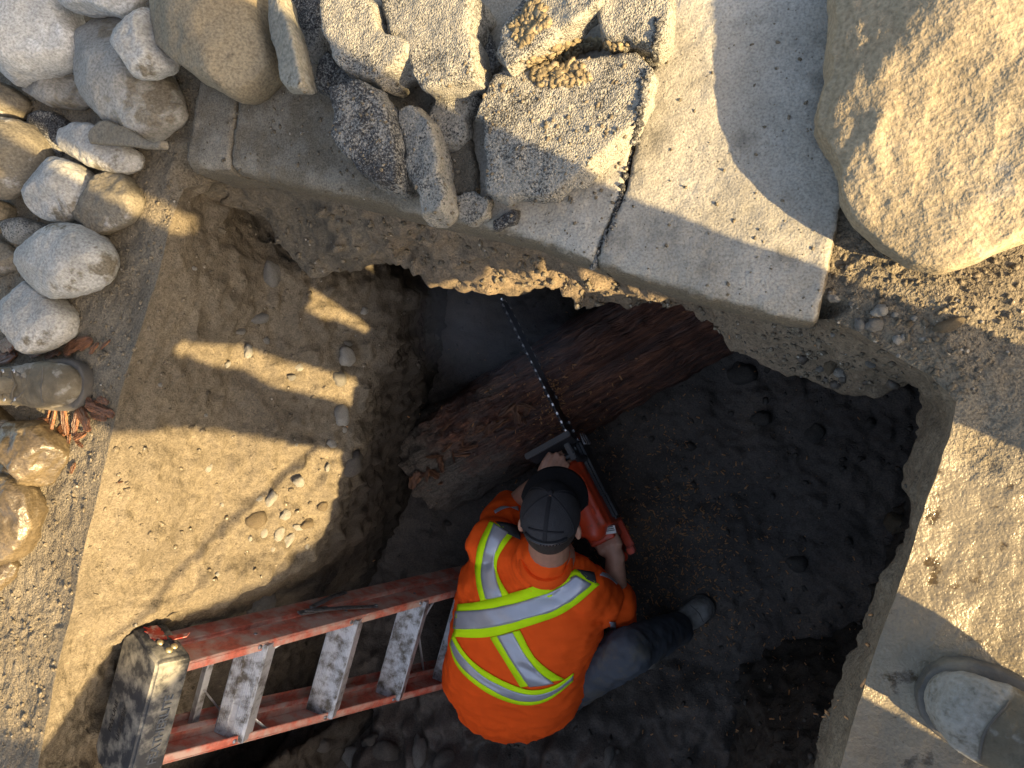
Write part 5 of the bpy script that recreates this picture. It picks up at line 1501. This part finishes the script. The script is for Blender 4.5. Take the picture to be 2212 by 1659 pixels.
for i, (x, y, a, b, mk, lab, r) in enumerate([
    (1604, 806, 29, 24, 'peb_dark', 'large dark round stone in the pit floor near the log end', 0), (1648, 903, 20, 18, 'peb_dark', four, 0), (1759, 936, 18, 21, 'peb_dark', four, 0), (1879, 914, 11, 10, 'peb_dark', four, 0), (1721, 1216, 18, 17, 'peb_dark', 'lone round dark stone in the middle of the pit floor', 0),
    (1833, 1170, 9, 8, 'peb_dark', four, 0), (755, 1632, 22, 20, 'peb_grey', 'grey rounded stone in the rubble below the ladder', 0), (906, 1621, 14, 30, 'peb_grey', 'upright pale wedge of stone in the rubble below the ladder', .2), (836, 1622, 27, 22, 'peb_dark', 'wide dark stone between two grey ones below the ladder', 0),
    (800, 1600, 16, 12, 'peb_dark', four, 0), (960, 1640, 22, 16, 'peb_dark', four, .4), (1315, 1632, 9, 24, 'peb_grey', 'slanted pale shard on the floor below the crouching worker', -.5), (700, 1610, 16, 12, 'peb_dark', four, 0), (1490, 965, 12, 10, 'peb_dark', four, 0), (1936, 1130, 20, 22, 'peb_brown', 'brown stone bulging from under the right bank', 0)]):
    bedded(x, y, a, b, mk, lab, GF, 560+i, r, .42, 'pit_stone')

# loose crumbs: thousands, as one mass each
bpy.context.view_layer.update()
dgx = bpy.context.evaluated_depsgraph_get()
def scatter(name, spots, smin, smax, m, label, cat, allow, flat=.75, sub=1, sink=.15, power=2.0, stretch=1.4, boxy=False):
    v0, f0 = ico(sub)
    if boxy: v0, f0b = box(W(0, 0, 0), np.eye(3), (1, .38, .16)); f0 = np.array(f0b)
    V, Fq = [], []
    nb = 0
    for (x, y) in spots:
        d = Vector(unit(ray(x, y)))
        ok, loc, nr, idx, ob, mw = scene.ray_cast(dgx, Vector(_C), d)
        if not ok or not any(ob.name.startswith(a) for a in allow): continue
        n = np.array(nr); n = n if n@np.array(d) < 0 else -n
        s = smin+(smax-smin)*rng.random()**power
        an = rng.random()*6.28; e1 = unit(np.cross(n, W(math.cos(an), math.sin(an), .3))); e2 = np.cross(n, e1)
        if boxy:
            n2 = unit(n+rng.normal(size=3)*.35); e1 = unit(e1-n2*(e1@n2)); e2 = np.cross(n2, e1); n = n2
        j = 1+.28*rng.normal(size=(len(v0), 1)) if not boxy else 1
        q = v0*j*np.array([s*stretch*(.7+.5*rng.random()), s, s*flat])
        V.append(np.array(loc)+n*s*flat*(.5-sink)+q@np.stack([e1, e2, n])); Fq.append(f0+nb); nb += len(v0)
    if not V: return
    me = mesh(name, np.concatenate(V), np.concatenate(Fq), smooth=not boxy)
    return tag(link(name, me, m), label, cat, kind='stuff')
def inpoly(poly, n):
    poly = np.array(poly, float); lo, hi = poly.min(0), poly.max(0); out = []
    while len(out) < n:
        p = lo+(hi-lo)*rng.random((n*2, 2)); c = np.zeros(len(p), bool)
        for a, b in zip(poly, np.roll(poly, -1, 0)):
            c ^= ((a[1] > p[:, 1]) != (b[1] > p[:, 1])) & (p[:, 0] < (b[0]-a[0])*(p[:, 1]-a[1])/(b[1]-a[1]+1e-12)+a[0])
        out += p[c].tolist()
    return out[:n]
left_ground = inpoly([(0, 640), (340, 480), (395, 380), (330, 620), (240, 950), (120, 1450), (80, 1659), (0, 1659)], 900)+inpoly([(0, 200), (440, 150), (400, 400), (340, 600), (0, 700)], 500)
left_wall = inpoly([(400, 400), (640, 560), (850, 700), (760, 950), (680, 1200), (260, 1380), (160, 1320), (260, 900), (350, 600)], 420)
right_bank = inpoly([(1790, 560), (1860, 500), (2030, 600), (2212, 540), (2212, 740), (2080, 880), (1990, 820), (1850, 850), (1640, 780), (1560, 720), (1770, 700)], 1100)
lip = inpoly([(470, 440), (760, 450), (1280, 590), (1760, 705), (1830, 850), (1560, 740), (1060, 640), (900, 570), (650, 590)], 700)
M['crumb'] = earth('soil crumb', (.15, .125, .09), (.24, .20, .15), grain=300)
scatter('gravel', left_ground, .001, .0052, M['crumb'], 'fine grey gravel strewn over the soil by the cobbles', 'gravel', ('ground', 'pit_wall'), power=3)
scatter('soil_crumbs', left_wall+lip, .001, .0065, M['crumb'], 'loose soil crumbs clinging to the pit walls', 'crumbs', ('pit_wall', 'ground'), power=3)
scatter('bank_gravel', right_bank[:700], .001, .0048, M['crumb'], 'gravelly crumbs on the soil bank at the end of the concrete', 'gravel', ('ground', 'pit_wall'), power=3)
rub = inpoly([(430, 190), (700, 150), (1430, 100), (1340, 430), (1280, 570), (756, 430), (400, 360)], 1300)
scatter('asphalt_grit', rub[:800], .0008, .0036, M['crumb'], 'asphalt grit and dirt between the broken pieces', 'grit', ('concrete_panel', 'asphalt', 'ground', 'slate'), power=3)
jl = [(x+rng.normal()*3, y) for x, y in line_resample([(1282, 575), (1345, 420), (1412, 110), (1425, 40)], 260)]
scatter('joint_grit', jl, .0015, .006, M['asphalt_dark'], 'dark grit packed in the joint between the concrete panels', 'grit', ('concrete_panel', 'ground', 'pit_wall', 'asphalt'), power=1.5)
con = inpoly([(1290, 570), (1420, 60), (1780, 0), (1800, 500), (1760, 690)], 160)
scatter('concrete_grit', con, .0008, .003, M['crumb'], 'scattered grit on the bare concrete panel', 'grit', ('concrete_panel',), power=4)
M['clod'] = earth('tan soil clod', (.19, .15, .092), (.27, .215, .135), speck=(.32, .27, .19), grain=160)
cl = inpoly(zz(Z2, [(1280, 130), (1330, 60), (1400, 0), (1450, 40), (1470, 110), (1380, 190), (1320, 230)]), 300)+inpoly(zz(Z2, [(1360, 290), (1480, 260), (1640, 330), (1680, 400), (1560, 420), (1420, 420), (1370, 370)]), 340)+inpoly(zz(Z2, [(1470, 240), (1620, 190), (1860, 215), (1840, 235), (1650, 240), (1560, 290)]), 160)
scatter('soil_clods', cl+cl, .0012, .0066, M['clod'], 'tan soil clods strewn on the tilted and largest asphalt slabs', 'soil', ('asphalt', 'concrete'), power=2.2, flat=.6)
M['chip'] = plain('fresh wood chip', (.42, .21, .09), .8, 0, .5, 400)
ch = []
for c_, s_, n_ in (((1430, 1180), (105, 120), 1500), ((1500, 1330), (110, 110), 420), ((1300, 950), (120, 60), 130), ((1420, 1080), (200, 160), 260), ((1600, 1450), (160, 120), 160), ((1150, 880), (110, 70), 160), ((1195, 860), (16, 40), 140)):
    ch += [(c_[0]+rng.normal()*s_[0], c_[1]+rng.normal()*s_[1]) for _ in range(n_)]
scatter('wood_chips', ch, .0016, .0062, M['chip'], 'wood chips and sawdust sprayed over the pit floor by the saw', 'wood chips', ('pit_floor', 'trunk', 'pit_wall', 'pit_stone'), boxy=True, flat=1, sink=.1, power=2.2)
M['mudlump'] = plain('mud lump', (.055, .046, .038), .7, 0, .3, 60, .6, .004, 90)
fl_ = inpoly([(860, 640), (1250, 640), (1990, 840), (1960, 1050), (1760, 1659), (640, 1659), (700, 1560), (900, 1100)], 700)
scatter('clay_crumbs', fl_, .002, .012, M['mudlump'], 'clay crumbs on the dark pit floor', 'crumbs', ('pit_floor', 'pit_wall'), power=4, flat=.6)

# reddish bark splinters trodden around the boot
for k, (x, y, s, r) in enumerate([(165, 748, 1.0, .5), (190, 742, .8, .3), (215, 752, .5, .8), (120, 765, .9, .1), (60, 752, 1.0, -.2), (30, 745, 1.2, -.1), (15, 775, 1.2, .3), (90, 762, .8, .2), (240, 744, .5, .6), (205, 872, .9, -.5), (225, 886, 1.1, -.35), (196, 905, 1.1, -.8),
                                 (170, 915, 1.0, 1.4), (150, 908, 1.0, 1.5), (128, 905, 1.1, 1.3), (108, 900, .9, 1.1), (222, 900, .7, -.2), (235, 865, .5, -.3), (140, 930, .8, .3), (100, 915, 1.0, .2), (186, 940, .5, .4), (154, 945, .4, 1.5), (180, 958, .4, -.6), (85, 1085, .4, .4), (163, 1010, .4, 1.2), (268, 1040, .3, .2)]):
    h = cast(x, y, (ground_bvh, wall_bvh))
    if h is None: continue
    o = bpy.data.objects.new('bark_splinter', spl_meshes[k % 6]); col.objects.link(o)
    o.location = h[0]+W(0, 0, .006+.004*(k % 3)); o.rotation_euler = (random.uniform(-.4, .4), random.uniform(-.2, .2), r); o.scale = (s*.8, s*random.uniform(1., 2.2), s)
    tag(o, 'reddish bark splinter trodden into the soil around the muddy boot', 'bark', 'bark splinters around the boot')

# thin blue exhaust smoke from the saw drifting under the concrete
def smoke(name, c, r, dens, seed, label, rot=0.0):
    v, f = ico(3)
    me = mesh(name, v*np.array(r)*1.0, f)
    m = bpy.data.materials.new(name); m.use_nodes = True; nt = m.node_tree
    nt.nodes.remove(nt.nodes['Principled BSDF'])
    pv = nt.nodes.new('ShaderNodeVolumePrincipled'); pv.inputs['Color'].default_value = (.72, .80, .95, 1); pv.inputs['Anisotropy'].default_value = .2
    tc = nt.nodes.new('ShaderNodeTexCoord')
    mp = nt.nodes.new('ShaderNodeMapping'); mp.inputs['Scale'].default_value = tuple(1/x for x in r); nt.links.new(tc.outputs['Object'], mp.inputs['Vector'])
    ln_ = nt.nodes.new('ShaderNodeVectorMath'); ln_.operation = 'LENGTH'; nt.links.new(mp.outputs[0], ln_.inputs[0])
    fall = _math(nt, 'SUBTRACT', 1.0, ln_.outputs['Value'], True)
    ns = _noise(nt, tc.outputs['Object'], 4.5, 2, .5)
    ns = _ramp(nt, ns, [(.35, (.15,)*3), (.65, (1, 1, 1))])
    d = _math(nt, 'MULTIPLY', _math(nt, 'MULTIPLY', fall, ns), dens)
    nt.links.new(d, pv.inputs['Density'])
    nt.links.new(pv.outputs[0], nt.nodes['Material Output'].inputs['Volume'])
    o = link(name, me, m, loc=tuple(c)); o.rotation_euler = (0, 0, rot)
    return tag(o, label, 'smoke', kind='stuff')
smoke('smoke', P(1000, 690, -.95), (.48, .20, .28), 1.6, 1, 'thin bluish exhaust smoke drifting under the concrete', -.35)
